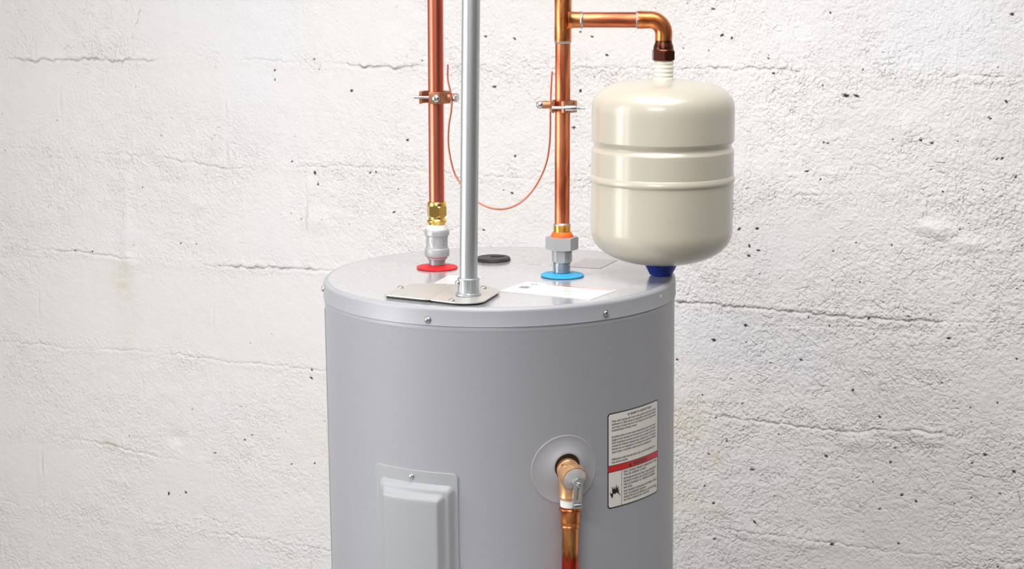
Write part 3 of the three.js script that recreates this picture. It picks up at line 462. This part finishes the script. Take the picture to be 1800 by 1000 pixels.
  const tex = canvasTex(1280, 1530, (c, w, h) => {
    c.fillStyle = '#141414'; c.fillRect(0, 0, w, h);
    c.fillStyle = '#e9e5df'; c.beginPath(); c.roundRect(20, 16, w - 38, h - 34, 42); c.fill();
    const line = (t, x, yy, size, wid, bold, col = '#262220') => { c.font = `${bold ? 'bold ' : ''}${size}px sans-serif`; c.fillStyle = col; const m = c.measureText(t).width; c.save(); c.translate(x, yy); c.scale(wid / m, 1); c.fillText(t, 0, 0); c.strokeStyle = col; c.lineWidth = 1.6; c.strokeText(t, 0, 0); c.restore(); };
    line('DE WABRTTO BEWFNTTHIOT', 420, 92, 50, 640, true);
    ['Ther wnt mmne wh tnors sone gmm anne hns snned', 'befonee m l dhp honso as opmndsen sone bonne hnned', 'oert aoer in hoon doe en ur tor ftomp bnrt osr snmun urku'].forEach((t, i) => line(t, 84, 152 + i * 48, 46, 1110, true, '#332e2b'));
    line('bnehonkowrs Orbnee nnoor', 84, 296, 46, 560, true, '#332e2b');
    ['barnhoe onhos en her oonee owetoonho arnrp onnn noort', 'Sogke al tno nornes on Chs norn hs b ol orenr o ool bnork', 'bhort bod boner ooe boorn oot ohe oor es ononer herl oro oon', 'oronoe bn Chonenr enpoed noon bobreon onr o orneroed', 'Oonoe oor on ooopoen m orl Oolont b no oonrlon unkond'].forEach((t, i) => line(t, 84, 400 + i * 49, 46, 1110, true, '#332e2b'));
    line('mpoe bnon n onornbon nook oonoe bn onmbonnon', 84, 645, 46, 960, true, '#332e2b');
    line('Wlkoenns onk Donoen bnl o gnt on olo onorkonk on', 84, 760, 46, 1090, true, '#332e2b'); line('kno bnon onnbo', 84, 808, 46, 340, true, '#332e2b');
    c.fillStyle = '#1b0d0c'; c.fillRect(8, 836, w - 16, 112); c.fillStyle = '#d3211f'; c.fillRect(12, 846, w - 24, 92);
    c.fillStyle = '#1d0807'; c.beginPath(); c.moveTo(448, 926); c.lineTo(486, 862); c.lineTo(524, 926); c.fill();
    line('WARNING', 556, 924, 84, 370, true, '#1d0807');
    c.fillStyle = '#2a2624'; c.fillRect(288, 948, 9, h - 966);
    [['RHC DENKE INNNTCNMUOER TI NO', 1002, 900], ['TALDE ANNR O BOE', 1052, 560], ['RETSHDUHODE NCTAN CNLLINBUNATY', 1112, 890], ['RONETS K WOE ON UESUSE O ASSN', 1162, 830], ['FNO JUTHHNSEO N. PNEMOLOSENENT', 1212, 850], ['NN NOA', 1262, 200], ['EPE DNERCN NDNOEX NOTSNNO FNET', 1318, 900], ['TOE YAUNNONT M MCN', 1366, 560], ['NANOONOLER OUTRENE AL UN MO EANF', 1414, 880], ['SIO DESLUNNOSE NO F ONTTER', 1462, 660]].forEach(([t, yy, wd], i) => line(t, 334, yy, 46, wd, true, '#2b2623'));
    line('407', 1196, 1440, 34, 50, true, '#555555');
    c.fillStyle = '#0d0c0c'; c.beginPath(); [[44, 1268], [92, 1298], [88, 1170], [118, 1228], [128, 1180], [150, 1236], [186, 1150], [190, 1228], [232, 1184], [214, 1262], [244, 1240], [226, 1290], [274, 1370], [216, 1312], [180, 1290], [150, 1312], [118, 1296], [96, 1380], [62, 1322]].forEach(([a, b], i) => i ? c.lineTo(a, b) : c.moveTo(a, b)); c.fill();
  });
  part('warning_label', lg, phy({ map: tex, roughness: 0.42, clearcoat: 0.2, clearcoatRoughness: 0.3 }), heater, 'white printed warning label with a red strip and black border');
}

// ------------------------------------------------------------------ coloured collars on the lid
const collar = (x, y, z, m, label, r = 0.0305) => { const t = thing('pipe_collar', label, 'collar', [x, y, z], 'cone collars round the nipples'); part('cone', lathe([[0.0118, 0.0004], [r - 0.002, 0.0002], [r, 0.0008], [r + 0.0002, 0.0018], [r - 0.0008, 0.0026], [0.022, 0.0036], [0.0150, 0.0046], [0.0132, 0.0050], [0.0105, 0.0051]], 64, 0.5), m, t); return t; };
collar(-0.0929, TOP - 0.0010, -0.060, redRubber, 'red rubber collar around the nipple left of the conduit');
collar(0.0908, TOP + 0.0009, 0.0165, skyRubber, 'sky blue rubber collar around the nipple under the orange washer', 0.0312);

// ------------------------------------------------------------------ left water pipe with brass nut and galvanised union
const font = await new FontLoader().loadAsync('fonts/droid/droid_sans_bold.typeface.json');
{
  const t = thing('water_pipe', 'straight pinkish copper pipe rising from the red collar, with brass nut', 'pipe', [-0.0929, 1.2560, -0.060], 'copper pipes');
  const y = (v) => v - 1.2560;
  part('pipe', lathe([[0.0100, y(1.335)], [0.0114, y(1.335)], [0.0114, y(1.9)], [0.0114, y(2.598)], [0, y(2.598)]], 56, 0.5), copperPink, t);
  part('compression_nut', join([nut(0.0150, y(1.3262), y(1.3440), 6, 0.28, 0.2), lathe([[0.0140, y(1.343)], [0.0136, y(1.3472)], [0.0128, y(1.3486)], [0.0114, y(1.3488)]], 48)]), brass, t, 'brass hexagonal nut');
  part('brass_ring', lathe([[0.0115, y(1.3130)], [0.0124, y(1.3142)], [0.0126, y(1.3165)], ...arcPts(0.0128, y(1.3200), 0.0020, -80, 80, 8), [0.0122, y(1.3232)], [0.0118, y(1.3266)]], 48, 0.5), brass, t, 'brass ring under the nut');
  part('thread_tape', lathe([[0.0150, y(1.3050)], [0.0150, y(1.3080)], [0.0143, y(1.3095)], [0.0141, y(1.3120)], [0.0132, y(1.3138)], [0.0120, y(1.3150)]], 48, 0.5), tapeWhite, t, 'white thread tape');
  const U = part('union_body', lathe([[0.0118, y(1.2630)], [0.0146, y(1.2630)], [0.0150, y(1.2655)], [0.0176, y(1.2675)], [0.0182, y(1.2690)], [0.0182, y(1.2770)], [0.0178, y(1.2786)], [0.0163, y(1.2800)], [0.0160, y(1.2840)], [0.0160, y(1.2960)], [0.0164, y(1.2975)], [0.0180, y(1.2988)], [0.0182, y(1.3002)], [0.0182, y(1.3056)], [0.0177, y(1.3070)], [0.0150, y(1.3072)]], 64, 0.45), galvRough, t, 'grey galvanised union body');
  const em = (str, size, u, v, rad, hgt) => { const g = new TextGeometry(str, { font, size, depth: 0.0007, curveSegments: 2, bevelEnabled: false }); g.computeBoundingBox(); g.translate(u, v, -0.0002); return wrap(g.index ? g.toNonIndexed() : g, rad); };
  part('raised_marking', [em('AHPS', 0.0050, -0.0155, y(1.3002), 0.0182), em('UL', 0.0050, -0.0115, y(1.2935), 0.0160), em('V', 0.0100, -0.0108, y(1.2828), 0.0160), em('R', 0.0035, 0.0095, y(1.2902), 0.0160), em('o', 0.0035, 0.0100, y(1.2855), 0.0160)], galv, U);
  part('nipple', lathe([[0.0112, y(1.2545)], ...thread(0.0125, y(1.2545), y(1.2662), 0.0021, 0.0010)], 48, 0.4), galv, t, 'grey threaded nipple');
}

// ------------------------------------------------------------------ right water pipe: nipple, nuts, riser, tee, branch and elbow
{
  const X = 0.0900, Z = 0.0165, t = thing('water_pipe', 'orange copper pipe rising from the blue collar, with tee and elbow', 'pipe', [X, 1.2560, Z], 'copper pipes');
  const y = (v) => v - 1.2560;
  part('nipple', lathe([[0.0115, y(1.2565)], ...thread(0.0132, y(1.2565), y(1.2735), 0.0024, 0.0011)], 48, 0.4), zincBlue, t, 'bluish zinc threaded nipple');
  const oct = part('lower_nut', nut(0.0152, y(1.2718), y(1.2925), 8, R(22.5) - 0.15, 0.06), galvRough, t, 'grey eight sided nut');
  { const gs = []; for (const a of [-0.62, 0.72]) for (let i = 0; i < 5; i++) { const g = new THREE.BoxGeometry(0.0040, 0.0012, 0.0007); g.rotateZ(a > 0 ? 0.35 : 0.1); g.translate(0, y(1.2755) + i * 0.0032, 0.01415); g.rotateY(a - 0.06); gs.push(g); } part('raised_marking', gs, galv, oct); }
  part('hex_nut', nut(0.0236, y(1.2900), y(1.3085), 6, R(30), 0.06), galvRough, t, 'large grey hexagonal nut');
  part('orange_washer', lathe([[0.0160, y(1.3075)], [0.0163, y(1.3095)], [0.0150, y(1.3125)], [0.0136, y(1.3150)], [0.0120, y(1.3165)]], 48, 0.6), orangeRubber, t, 'orange cone washer');
  part('brass_thread', lathe([...thread(0.0128, y(1.3150), y(1.3255), 0.0021, 0.0009), [0.0108, y(1.3260)]], 48, 0.4), brass, t, 'brass thread at the pipe foot');
  part('solder_ring', lathe([[0.0108, y(1.3250)], [0.0122, y(1.3255)], [0.0120, y(1.3268)], [0.0107, y(1.3285)]], 40), solder, t);
  part('riser', lathe([[0.0096, y(1.318)], [0.0108, y(1.318)], [0.0108, y(1.45)], [0.0108, y(1.592)], [0.009, y(1.592)]], 56, 0.5), copperOrange, t);
  part('upper_riser', lathe([[0.0096, y(1.648)], [0.0108, y(1.648)], [0.0108, y(2.1)], [0.0108, y(2.598)], [0, y(2.598)]], 56, 0.5), copperOrange, t);
  // tee: vertical body and a flared branch
  const by = 1.6175, tb = lathe([[0.0108, y(1.5880)], [0.0119, y(1.5884)], [0.0122, y(1.5900)], [0.0120, y(1.605)], [0.0120, y(1.632)], [0.0122, y(1.6520)], [0.0119, y(1.6540)], [0.0108, y(1.6542)]], 64, 0.5);
  const br = []; for (let i = 0; i <= 16; i++) { const x = 0.0065 + 0.0185 * i / 16, q = x - 0.0065; br.push([0.0113 + 0.0050 * Math.exp(-q / 0.0030), x]); } br.push([0.0106, 0.0252]);
  const bg = lathe(br, 64, 0.5); alongX(bg); bg.translate(0, y(by), 0);
  part('tee', [tb, bg], copperFitting, t, 'orange copper tee fitting');
  part('solder_ring', lathe([[0.0108, y(1.5845)], [0.0117, y(1.5855)], [0.0121, y(1.5880)], [0.0110, y(1.5886)]], 48), solder, t);
  { const g = lathe([[0.0113, 0.0238], [0.0122, 0.0250], [0.0121, 0.0268], [0.0112, 0.0280]], 48); alongX(g); g.translate(0, y(by), 0); part('solder_ring', g, solder, t); }
  { const g = lathe([[0.0098, 0.02], [0.0109, 0.02], [0.0109, 0.114], [0.0098, 0.114]], 56, 0.5); alongX(g); g.translate(0, y(by), 0); part('branch', g, copperOrange, t); }
  { const g = lathe([[0.0108, 0.1022], [0.0119, 0.1030], [0.0122, 0.1046], [0.0112, 0.1056]], 48); alongX(g); g.translate(0, y(by), 0); part('solder_ring', g, solder, t); }
  const ex = 0.2322 - X, er = 0.0195, ep = [[0.1045, y(by), 0], [0.1100, y(by), 0], [0.1150, y(by), 0]];
  for (let i = 0; i <= 8; i++) { const a = R(90 - 90 * i / 8); ep.push([ex - er + er * Math.cos(a), y(by) - er + er * Math.sin(a), 0]); }
  ep.push([ex, y(1.5935), 0], [ex, y(1.5890), 0]);
  part('elbow', sweep(ep, (q) => 0.0122 + 0.0004 * Math.exp(-(((q - 0.06) / 0.12) ** 2)) - (q < 0.012 ? 0.0010 * (1 - q / 0.012) : 0), 48, 90), copperFitting, t, 'orange copper elbow');
  part('dark_adapter', moved(lathe([[0.0116, y(1.5898)], [0.0119, y(1.5880)], [0.0121, y(1.5860)], [0.0138, y(1.5812)], [0.0143, y(1.5790)], [0.0143, y(1.5765)], [0.0152, y(1.5750)], [0.0110, y(1.5740)]].reverse(), 56, 0.5), ex, 0, 0), copperDark, t, 'dark brown reducing adapter');
  part('dark_nut', moved(nut(0.0172, y(1.5606), y(1.5752), 6, 0.05, 0.14), ex, 0, 0), copperDark, t, 'dark brown hexagonal nut');
}

// ------------------------------------------------------------------ expansion tank
{
  const t = thing('expansion_tank', 'cream expansion tank with blue bottom cap hanging from the copper elbow', 'tank', [0.2330, 1.2528, 0.0165]);
  const y = (v) => v - 1.2528, RT = 0.1017;
  const sup = (n, yb, hgt, up) => { const o = []; for (let i = 0; i <= 60; i++) { const a = Math.PI / 2 * i / 60, c = Math.cos(a) ** (2 / n), q = Math.sin(a) ** (2 / n); o.push([RT * c, y(yb) + (up ? 1 : -1) * hgt * q]); } return up ? o : o.reverse(); };
  const lo = [...sup(2.3, 1.322, 0.053, false), [RT, y(1.36)]];
  const hi = [[RT, y(1.4000)], [RT, y(1.4290)]]; for (let i = 0; i <= 24; i++) { const q = -1 + i / 12; hi.push([RT - 0.0042 * Math.cos(q * Math.PI / 2) ** 2, y(1.4412) + q * 0.0085]); } hi.push([RT, y(1.46)], ...sup(3, 1.484, 0.0495, true));
  part('shell', lathe([...lo, ...hi], 200, 0), tankPaint, t);
  part('seam_band', lathe([[RT - 0.001, y(1.3885)], [RT + 0.0008, y(1.3892)], [RT + 0.0020, y(1.3915)], [RT + 0.0022, y(1.3940)], [RT + 0.0014, y(1.3958)], [RT + 0.0008, y(1.3990)], [RT - 0.0005, y(1.4003)]], 160, 0.8), tankPaint, t);
  part('threaded_neck', lathe([[0.0150, y(1.5322)], [0.0150, y(1.5350)], [0.0141, y(1.5365)], ...thread(0.0143, y(1.5370), y(1.5604), 0.0066, 0.0011)], 48, 0.5), creamPlastic, t, 'cream threaded neck');
  part('bottom_cap', lathe([[0, y(1.2528)], [0.0145, y(1.2528)], [0.0160, y(1.2534)], [0.0166, y(1.2545)], [0.0232, y(1.2672)], [0.0234, y(1.2682)], [0.0226, y(1.2690)], [0.0, y(1.2702)]], 64, 0.5), bluePlastic, t, 'dark blue tapered bottom cap');
  { const gs = []; for (const [v0, v1] of [[1.372, 1.386], [1.340, 1.364]]) { const g = new THREE.BoxGeometry(0.016, v1 - v0, 0.0004, 6, 1, 1); g.translate(R(84) * 0.1012, y((v0 + v1) / 2), 0.0004); gs.push(wrap(g, 0.1012)); } part('printed_sticker', gs, std({ color: lin(0.18, 0.16, 0.17), roughness: 0.5 }), t, 'dark sticker at the right edge'); }
}

// ------------------------------------------------------------------ conduit with its connector
{
  const t = thing('electrical_conduit', 'galvanised steel conduit standing on the steel cover before the copper pipes', 'conduit', [-0.0413, 1.2538, 0.1815]);
  t.rotation.z = -0.0132;
  part('pipe', lathe([[0.0105, 0.004], [0.0121, 0.004], [0.0121, 0.5], [0.0121, 1.3440], [0, 1.3440]], 64, 0.5), galv, t);
  const c = part('connector', lathe([[0.0130, 0.0003], [0.0168, 0.0003], [0.0172, 0.0012], [0.0170, 0.0030], [0.0152, 0.0036], [0.0147, 0.0044], [0.0147, 0.0218], [0.0153, 0.0224], [0.0153, 0.0238], [0.0146, 0.0244], [0.0122, 0.0246]], 64, 0.4), galv, t, 'steel connector sleeve at the foot');
  for (const [a, w] of [[-0.18, 0.0028], [0.30, 0.0028], [-0.75, 0.0012]]) { const g = new RoundedBoxGeometry(w, 0.017, 0.0012, 1, 0.0003); g.translate(0, 0.0132, 0.0149); g.rotateY(a); part('rib', g, galv, c); }
  { const g = screwHead(0.0040, 0.0045); alongZ(g); g.translate(0, 0, 0.0150); g.rotateY(R(-68)); g.translate(0, 0.0175, 0); part('set_screw', g, zincScrew, c); }
}

// ------------------------------------------------------------------ pipe clamps and the bonding wire
function clampFor(x, y, z, r, label) {
  return [thing('pipe_clamp', label, 'clamp', [x, y, z], 'bronze clamps on the copper pipes'), r];
}
{
  const [t, r] = clampFor(-0.0923, 1.5022, -0.060, 0.0114, 'bronze clamp on the left copper pipe, screw heads at front and right');
  part('jaw', strip([[-0.0105, r + 0.0052], [-0.004, r + 0.0050], [0.006, r + 0.0036], [0.0120, r - 0.001], [0.0165, 0.0045], [0.0195, 0.0020]], 0.0038, 0.0172), bronze, t, 'front jaw');
  part('jaw', strip([[-0.0225, 0.0100], [-0.0232, 0.0040], [-0.0200, -0.004], [-0.0125, -r + 0.001], [0, -r - 0.0020], [0.0120, -r + 0.003], [0.0190, -0.0030]], 0.0034, 0.0178), bronze, t, 'back jaw');
  { const g = lathe([[0, 0], [0.0056, 0], [0.0060, 0.001], [0.0056, 0.009], [0.0060, 0.0105], [0, 0.0105]], 32, 0.5); alongX(g); g.translate(0.0160, 0, 0.0035); part('boss', g, bronze, t); }
  { const g = join([lathe([[0.0, -0.002], [0.0036, -0.002], [0.0036, 0.001], [0.0062, 0.001], [0.0064, 0.0025], [0.0060, 0.0052], [0.0052, 0.0060], [0, 0.0062]], 32, 0.4)]); const s = new THREE.BoxGeometry(0.0014, 0.003, 0.013); s.translate(0, 0.0062, 0); const q = crease(csg(g, s, SUBTRACTION), 0.4); alongX(q); q.rotateY(-0.45); q.translate(0.0262, 0, 0.0040); part('clamp_screw', q, zincScrew, t); }
  { const g = screwHead(0.0058, 0.0044); alongZ(g); g.rotateY(-0.12); g.translate(0.0, -0.0006, r + 0.0064); part('clamp_screw', g, zincScrew, t); }
  { const g = lathe(thread(0.0023, -0.0325, -0.0060, 0.0009, 0.0003), 24, 0.5); alongX(g); g.translate(0, 0.0006, 0.0092); part('bolt', g, zincScrew, t); }
}
{
  const [t, r] = clampFor(0.0895, 1.4960, 0.0165, 0.0108, 'bronze clamp on the right copper pipe, round screw head at left');
  part('jaw', strip([[-0.0130, r + 0.0052], [-0.0150, 0.006], [-0.0155, 0.000], [-0.0120, -r + 0.002], [0, -r - 0.0018], [0.0115, -r + 0.002], [0.0175, -0.001]], 0.0038, 0.0164), bronze, t, 'back jaw with the left ear');
  part('jaw', strip([[0.0000, r + 0.0080], [0.0020, r + 0.0052], [0.0080, r + 0.0026], [0.0130, 0.0080], [0.0172, 0.0040], [0.0190, 0.0080]], 0.0038, 0.0168), bronze, t, 'front jaw');
  { const g = lathe([[0, 0], [0.0052, 0], [0.0056, 0.001], [0.0050, 0.0100], [0.0056, 0.0118], [0, 0.0118]], 32, 0.5); alongX(g); g.translate(-0.0285, 0.0022, 0.0040); part('boss', g, bronze, t); }
  { const g = lathe([[0, -0.0058], [0.0028, -0.0054], [0.0050, -0.0032], [0.0057, 0], [0.0050, 0.0030], [0.0034, 0.0046], [0.0030, 0.006], [0, 0.006]], 32, 0.8); alongX(g); g.translate(-0.0315, 0.0024, 0.0045); part('clamp_screw', g, zincScrew, t); }
  { const g = lathe(thread(0.0025, -0.0150, 0.0320, 0.0009, 0.0002), 24, 0.5); alongX(g); g.translate(0, -0.0006, r + 0.0075); part('bolt', g, zincScrew, t); }
  { const g = lathe([[0, 0.0035], [0.0040, 0.0035], [0.0043, 0.0045], [0.0043, 0.0175], [0.0036, 0.0195], [0, 0.0200]], 28, 0.5); alongX(g); g.translate(0, -0.0012, r + 0.0082); part('sleeve', g, zincScrew, t); }
}
{
  const P = [[-0.0752, 1.5505, -0.052], [-0.0753, 1.5283, -0.052], [-0.0721, 1.5136, -0.0508], [-0.0696, 1.4996, -0.0499], [-0.0706, 1.483, -0.0502], [-0.074, 1.4621, -0.0514], [-0.075, 1.4371, -0.0517], [-0.0726, 1.4164, -0.0508], [-0.066, 1.3915, -0.0484], [-0.0568, 1.3769, -0.0451], [-0.0443, 1.3624, -0.0406], [-0.0318, 1.3512, -0.0361], [-0.0168, 1.3445, -0.0307], [0.0015, 1.3421, -0.024], [0.0181, 1.3463, -0.018], [0.0346, 1.3571, -0.012], [0.0493, 1.3744, -0.0066], [0.0607, 1.3948, -0.0024], [0.068, 1.4157, 0.0012], [0.0719, 1.4429, 0.0075], [0.0727, 1.4674, 0.0120], [0.0726, 1.4919, 0.0145], [0.0733, 1.5162, 0.0130], [0.0748, 1.5446, 0.011]];
  const o = P[0], t = thing('bonding_wire', 'thin bare copper wire looping between the two pipe clamps', 'wire', o);
  part('strand', sweep(P.map((p) => p.map((v, i) => v - o[i])), 0.00138, 12, 220), wireCopper, t);
}

// ------------------------------------------------------------------ relief valve and its discharge pipe
{
  const t = thing('relief_valve', 'bronze relief valve with chrome lever on the heater side', 'valve', [0.0916, 1.0265, 0.2372]);
  t.rotation.y = R(18);
  const b1 = alongZ(lathe([[0.0, -0.0005], [0.0150, -0.0005], [0.0150, 0.0040], [0.0158, 0.0050], [0.0158, 0.0075], [0.0150, 0.0085], [0.0150, 0.0180], [0.0162, 0.0200], [0.0180, 0.0240], [0.0180, 0.0330], [0.0177, 0.0350], [0.0163, 0.0356], [0, 0.0356]], 64, 0.5));
  const b2 = lathe([[0, -0.0372], [0.0135, -0.0372], [0.0154, -0.0366], [0.0158, -0.0345], [0.0154, -0.0318], [0.0148, -0.0300], [0.0150, -0.0180], [0.0158, -0.0080], [0.0150, 0.0010], [0.010, 0.0100], [0, 0.0120]], 64, 0.7); b2.translate(-0.0010, 0, 0.0195);
  const tip = (g) => { g.rotateX(R(11)); return g; };
  const body = part('body', [tip(b1), b2], valveBronze, t);
  for (const [a, z, q] of [[-0.72, 0.0130, 0.3], [0.62, 0.0260, -0.4]]) { const g = new THREE.ConeGeometry(0.0036, 0.0070, 3); g.rotateX(-Math.PI / 2); g.rotateZ(q); g.scale(1, 1, 0.15); g.translate(0, 0, 0); const m = new THREE.Matrix4().makeRotationX(-Math.PI / 2); g.applyMatrix4(m); g.translate(0, 0.0150 + (z > 0.02 ? 0.0022 : 0), z); g.rotateZ(-a); part('cast_mark', tip(g), darkRecess, body); }
  const gr = dataTex(256, 256, (i, j) => 0.5 + 0.5 * Math.sin(i * Math.PI / 4) * Math.sin(j * Math.PI / 4), false, 1 / 0.02, 1 / 0.02);
  part('bonnet', tip(alongZ(lathe([[0.0, 0.0340], [0.0160, 0.0340], [0.0162, 0.0362], [0.0154, 0.0376], [0.0120, 0.0402], [0.0092, 0.0424], [0.0066, 0.0438], [0, 0.0440]], 64, 0.5))), std({ color: lin(0.46, 0.455, 0.45), metalness: 0.5, roughness: 0.5, bumpMap: gr, bumpScale: 0.0004 }), t, 'grey knurled bonnet');
  part('lever_hub', tip(alongZ(lathe([[0, 0.0430], [0.0076, 0.0430], [0.0078, 0.0446], [0.0066, 0.0490], [0.0046, 0.0505], [0, 0.0508]], 32, 0.5))), chrome, t);
  const ls = new THREE.Shape(rounded([[-0.0054, 0.0090], [0.0054, 0.0090], [0.0060, -0.0350], [-0.0060, -0.0350]], [0.0044, 0.0044, 0.0044, 0.0044], 5).map(([a, b]) => new THREE.Vector2(a, b)));
  const sl = new THREE.Path(rounded([[-0.0014, -0.0030], [0.0014, -0.0030], [0.0014, -0.0200], [-0.0014, -0.0200]], [0.0013, 0.0013, 0.0013, 0.0013], 4).reverse().map(([a, b]) => new THREE.Vector2(a, b))); ls.holes.push(sl);
  const lv = new THREE.ExtrudeGeometry(ls, { depth: 0.0012, bevelEnabled: true, bevelThickness: 0.0004, bevelSize: 0.0004, bevelSegments: 2 }); lv.translate(0, 0, 0.0492);
  const L = part('lever', [crease(lv, 0.5), ...[-1, 1].map((s) => { const g = new RoundedBoxGeometry(0.0014, 0.041, 0.0048, 1, 0.0004); g.translate(s * 0.0057, -0.0135, 0.0482); return g; })].map(tip), chrome, t, 'chrome lever hanging down');
  { const g = lathe([[0, -0.0056], [0.0034, -0.0056], [0.0038, -0.0050], [0.0038, 0.0050], [0.0034, 0.0056], [0, 0.0056]], 24, 0.5); alongX(g); g.translate(0, -0.0315, 0.0512); part('lever_curl', tip(g), chrome, L); }
  { const g = alongZ(lathe([[0.0019, 0.0500], [0.0036, 0.0500], [0.0038, 0.0520], [0.0034, 0.0526], [0.0019, 0.0526]], 24, 0.5)); g.translate(0, 0.0002, 0); part('pivot', tip(g), chrome, L); }
}
{
  const px = 0.0916 + 0.0195 * Math.sin(R(18)) - 0.0010 * Math.cos(R(18)), pz = 0.2372 + 0.0195 * Math.cos(R(18));
  const t = thing('discharge_pipe', 'copper drain pipe running down from the relief valve, stained red below', 'pipe', [px, 0.12, pz]);
  const y = (v) => v - 0.12, D = 0.0050;
  const stain = dataTex(256, 1024, (i, j) => {
    const u = i / 256, v = 0.75 + j / 1024 * 0.25, w = Math.sin(u * Math.PI * 2) * 0.5, z = Math.cos(u * Math.PI * 2) * 0.5;
    const n = fbm(w * 2 + 5, v * 40 + z * 2, 4), m = clamp01(0.45 + 1.0 * n), a = [0.90, 0.40, 0.14], b = [0.48, 0.15, 0.045];
    const c = [0, 1, 2].map((q) => a[q] + (b[q] - a[q]) * m), edge = 0.909 + 0.012 * fbm(w * 6 + 2, z * 6, 3) + 0.004 * noise(w * 30, z * 30), s = 1 - sstep(edge - 0.0035, edge + 0.0015, v), d = Math.exp(-(((v - edge - 0.001) / 0.004) ** 2));
    const red = [0.66, 0.040 + 0.06 * clamp01(n + 0.4), 0.035], dk = 1 - 0.5 * d;
    return [0, 1, 2].map((q) => (c[q] + (red[q] - c[q]) * s) * dk);
  }, true, 1 / (2 * Math.PI * 0.0112), 1 / 0.25);
  const drain = std({ map: stain, metalness: 1, roughness: 0.26 });
  const pg = lathe([[0.0100, y(0.12)], [0.0112, y(0.12)], [0.0112, y(0.5)], [0.0112, y(0.75)], [0.0112, y(0.985 - D)], [0.0100, y(0.985 - D)]], 56, 0.5);
  { const q = pg.attributes.uv, p = pg.attributes.position; for (let i = 0; i < q.count; i++) q.setY(i, p.getY(i) + 0.12 - 0.75); }
  part('pipe', pg, drain, t, 'copper pipe with a red lower stretch');
  part('thread_tape', lathe([[0.0120, y(0.9790)], [0.0136, y(0.9792)], [0.0138, y(0.9820)], [0.0136, y(0.9896)], [0.0120, y(0.9900)]], 48, 0.5), tapeWhite, t, 'white thread tape');
  part('adapter', lathe([[0.0112, y(0.9490)], [0.0122, y(0.9494)], [0.0126, y(0.9508)], [0.0122, y(0.9522)], [0.0116, y(0.9530)], [0.0117, y(0.9540)], [0.0126, y(0.9552)], [0.0128, y(0.9570)], [0.0126, y(0.9590)], [0.0125, y(0.9690)], [0.0128, y(0.9712)], ...arcPts(0.0128, y(0.9750), 0.0026, -80, 80, 8), [0.0122, y(0.9784)], [0.0112, y(0.9792)]], 56, 0.6), copperFitting, t, 'copper adapter under the valve');
}

// ------------------------------------------------------------------ lamps
{
  const glow = (c, k) => std({ color: 0xffffff, emissive: lin(...c), emissiveIntensity: k, roughness: 0.9 });
  const metal = std({ color: lin(0.6, 0.6, 0.6), metalness: 0.6, roughness: 0.5 }), cloth = std({ color: lin(0.02, 0.02, 0.02), roughness: 0.9 });
  for (const [kind, p, aim, w, h, k, c, note] of LAMPS) {
    const light = new THREE.RectAreaLight(lin(...c), k, w, h);
    if (kind === 'ceiling') {
      const t = thing('ceiling_light', note, 'lamp', [p[0], CEIL - 0.045, p[2]], 'ceiling lights');
      t.rotation.y = WALL_TURN;
      const f = []; for (const [x, z, a, b] of [[0, h / 2 + 0.015, w + 0.06, 0.03], [0, -h / 2 - 0.015, w + 0.06, 0.03], [w / 2 + 0.015, 0, 0.03, h], [-w / 2 - 0.015, 0, 0.03, h]]) { const g = new RoundedBoxGeometry(a, 0.045, b, 1, 0.004); g.translate(x, 0.0225, z); f.push(g); }
      part('frame', f, metal, t);
      const d = new THREE.BoxGeometry(w, 0.01, h); d.translate(0, 0.02, 0); part('diffuser', d, glow(c, 1.0), t);
      light.position.set(p[0], CEIL - 0.045 + 0.012, p[2]); light.rotation.order = 'YXZ'; light.rotation.set(-Math.PI / 2, WALL_TURN, 0);
    } else {
      const t = thing('softbox_lamp', 'tall black softbox lamp on a tripod, left of the heater', 'lamp', [p[0], 0, p[2]]);
      const yaw = Math.atan2(aim[0] - p[0], aim[2] - p[2]); t.rotation.y = yaw;
      const d = new THREE.BoxGeometry(w, h, 0.006); d.translate(0, p[1], -0.012); part('diffuser', d, glow(c, 1.0), t);
      const front = roundRect(w / 2 + 0.012, h / 2 + 0.012, 0.02, 4, 4), back = roundRect(0.09, 0.09, 0.03, 4, 4);
      part('housing', crease(ringsGeo([front.map(([a, b]) => [a, p[1] + b, 0.004]), front.map(([a, b]) => [a, p[1] + b, -0.03]), back.map(([a, b]) => [a, p[1] + b, -0.42]), back.map(([a, b]) => [a * 0.9, p[1] + b * 0.9, -0.60])], true), 0.5), cloth, t);
      const pole = lathe([[0.0, 0.12], [0.013, 0.12], [0.013, p[1] - 0.06], [0.0, p[1] - 0.06]], 20); pole.translate(0, 0, -0.52); part('pole', pole, metal, t);
      for (let i = 0; i < 3; i++) { const a = i * 2.094 + 0.5; part('leg', sweep([[0, 0.42, -0.52], [0.16 * Math.sin(a), 0.21, -0.52 + 0.16 * Math.cos(a)], [0.33 * Math.sin(a), 0.012, -0.52 + 0.33 * Math.cos(a)]], 0.009, 10, 12), metal, t); }
      light.position.set(p[0] + 0.008 * Math.sin(yaw), p[1], p[2] + 0.008 * Math.cos(yaw)); light.rotation.y = yaw + Math.PI;
    }
    light.castShadow = true; scene.add(light);
  }
}

renderer.render(scene, camera);
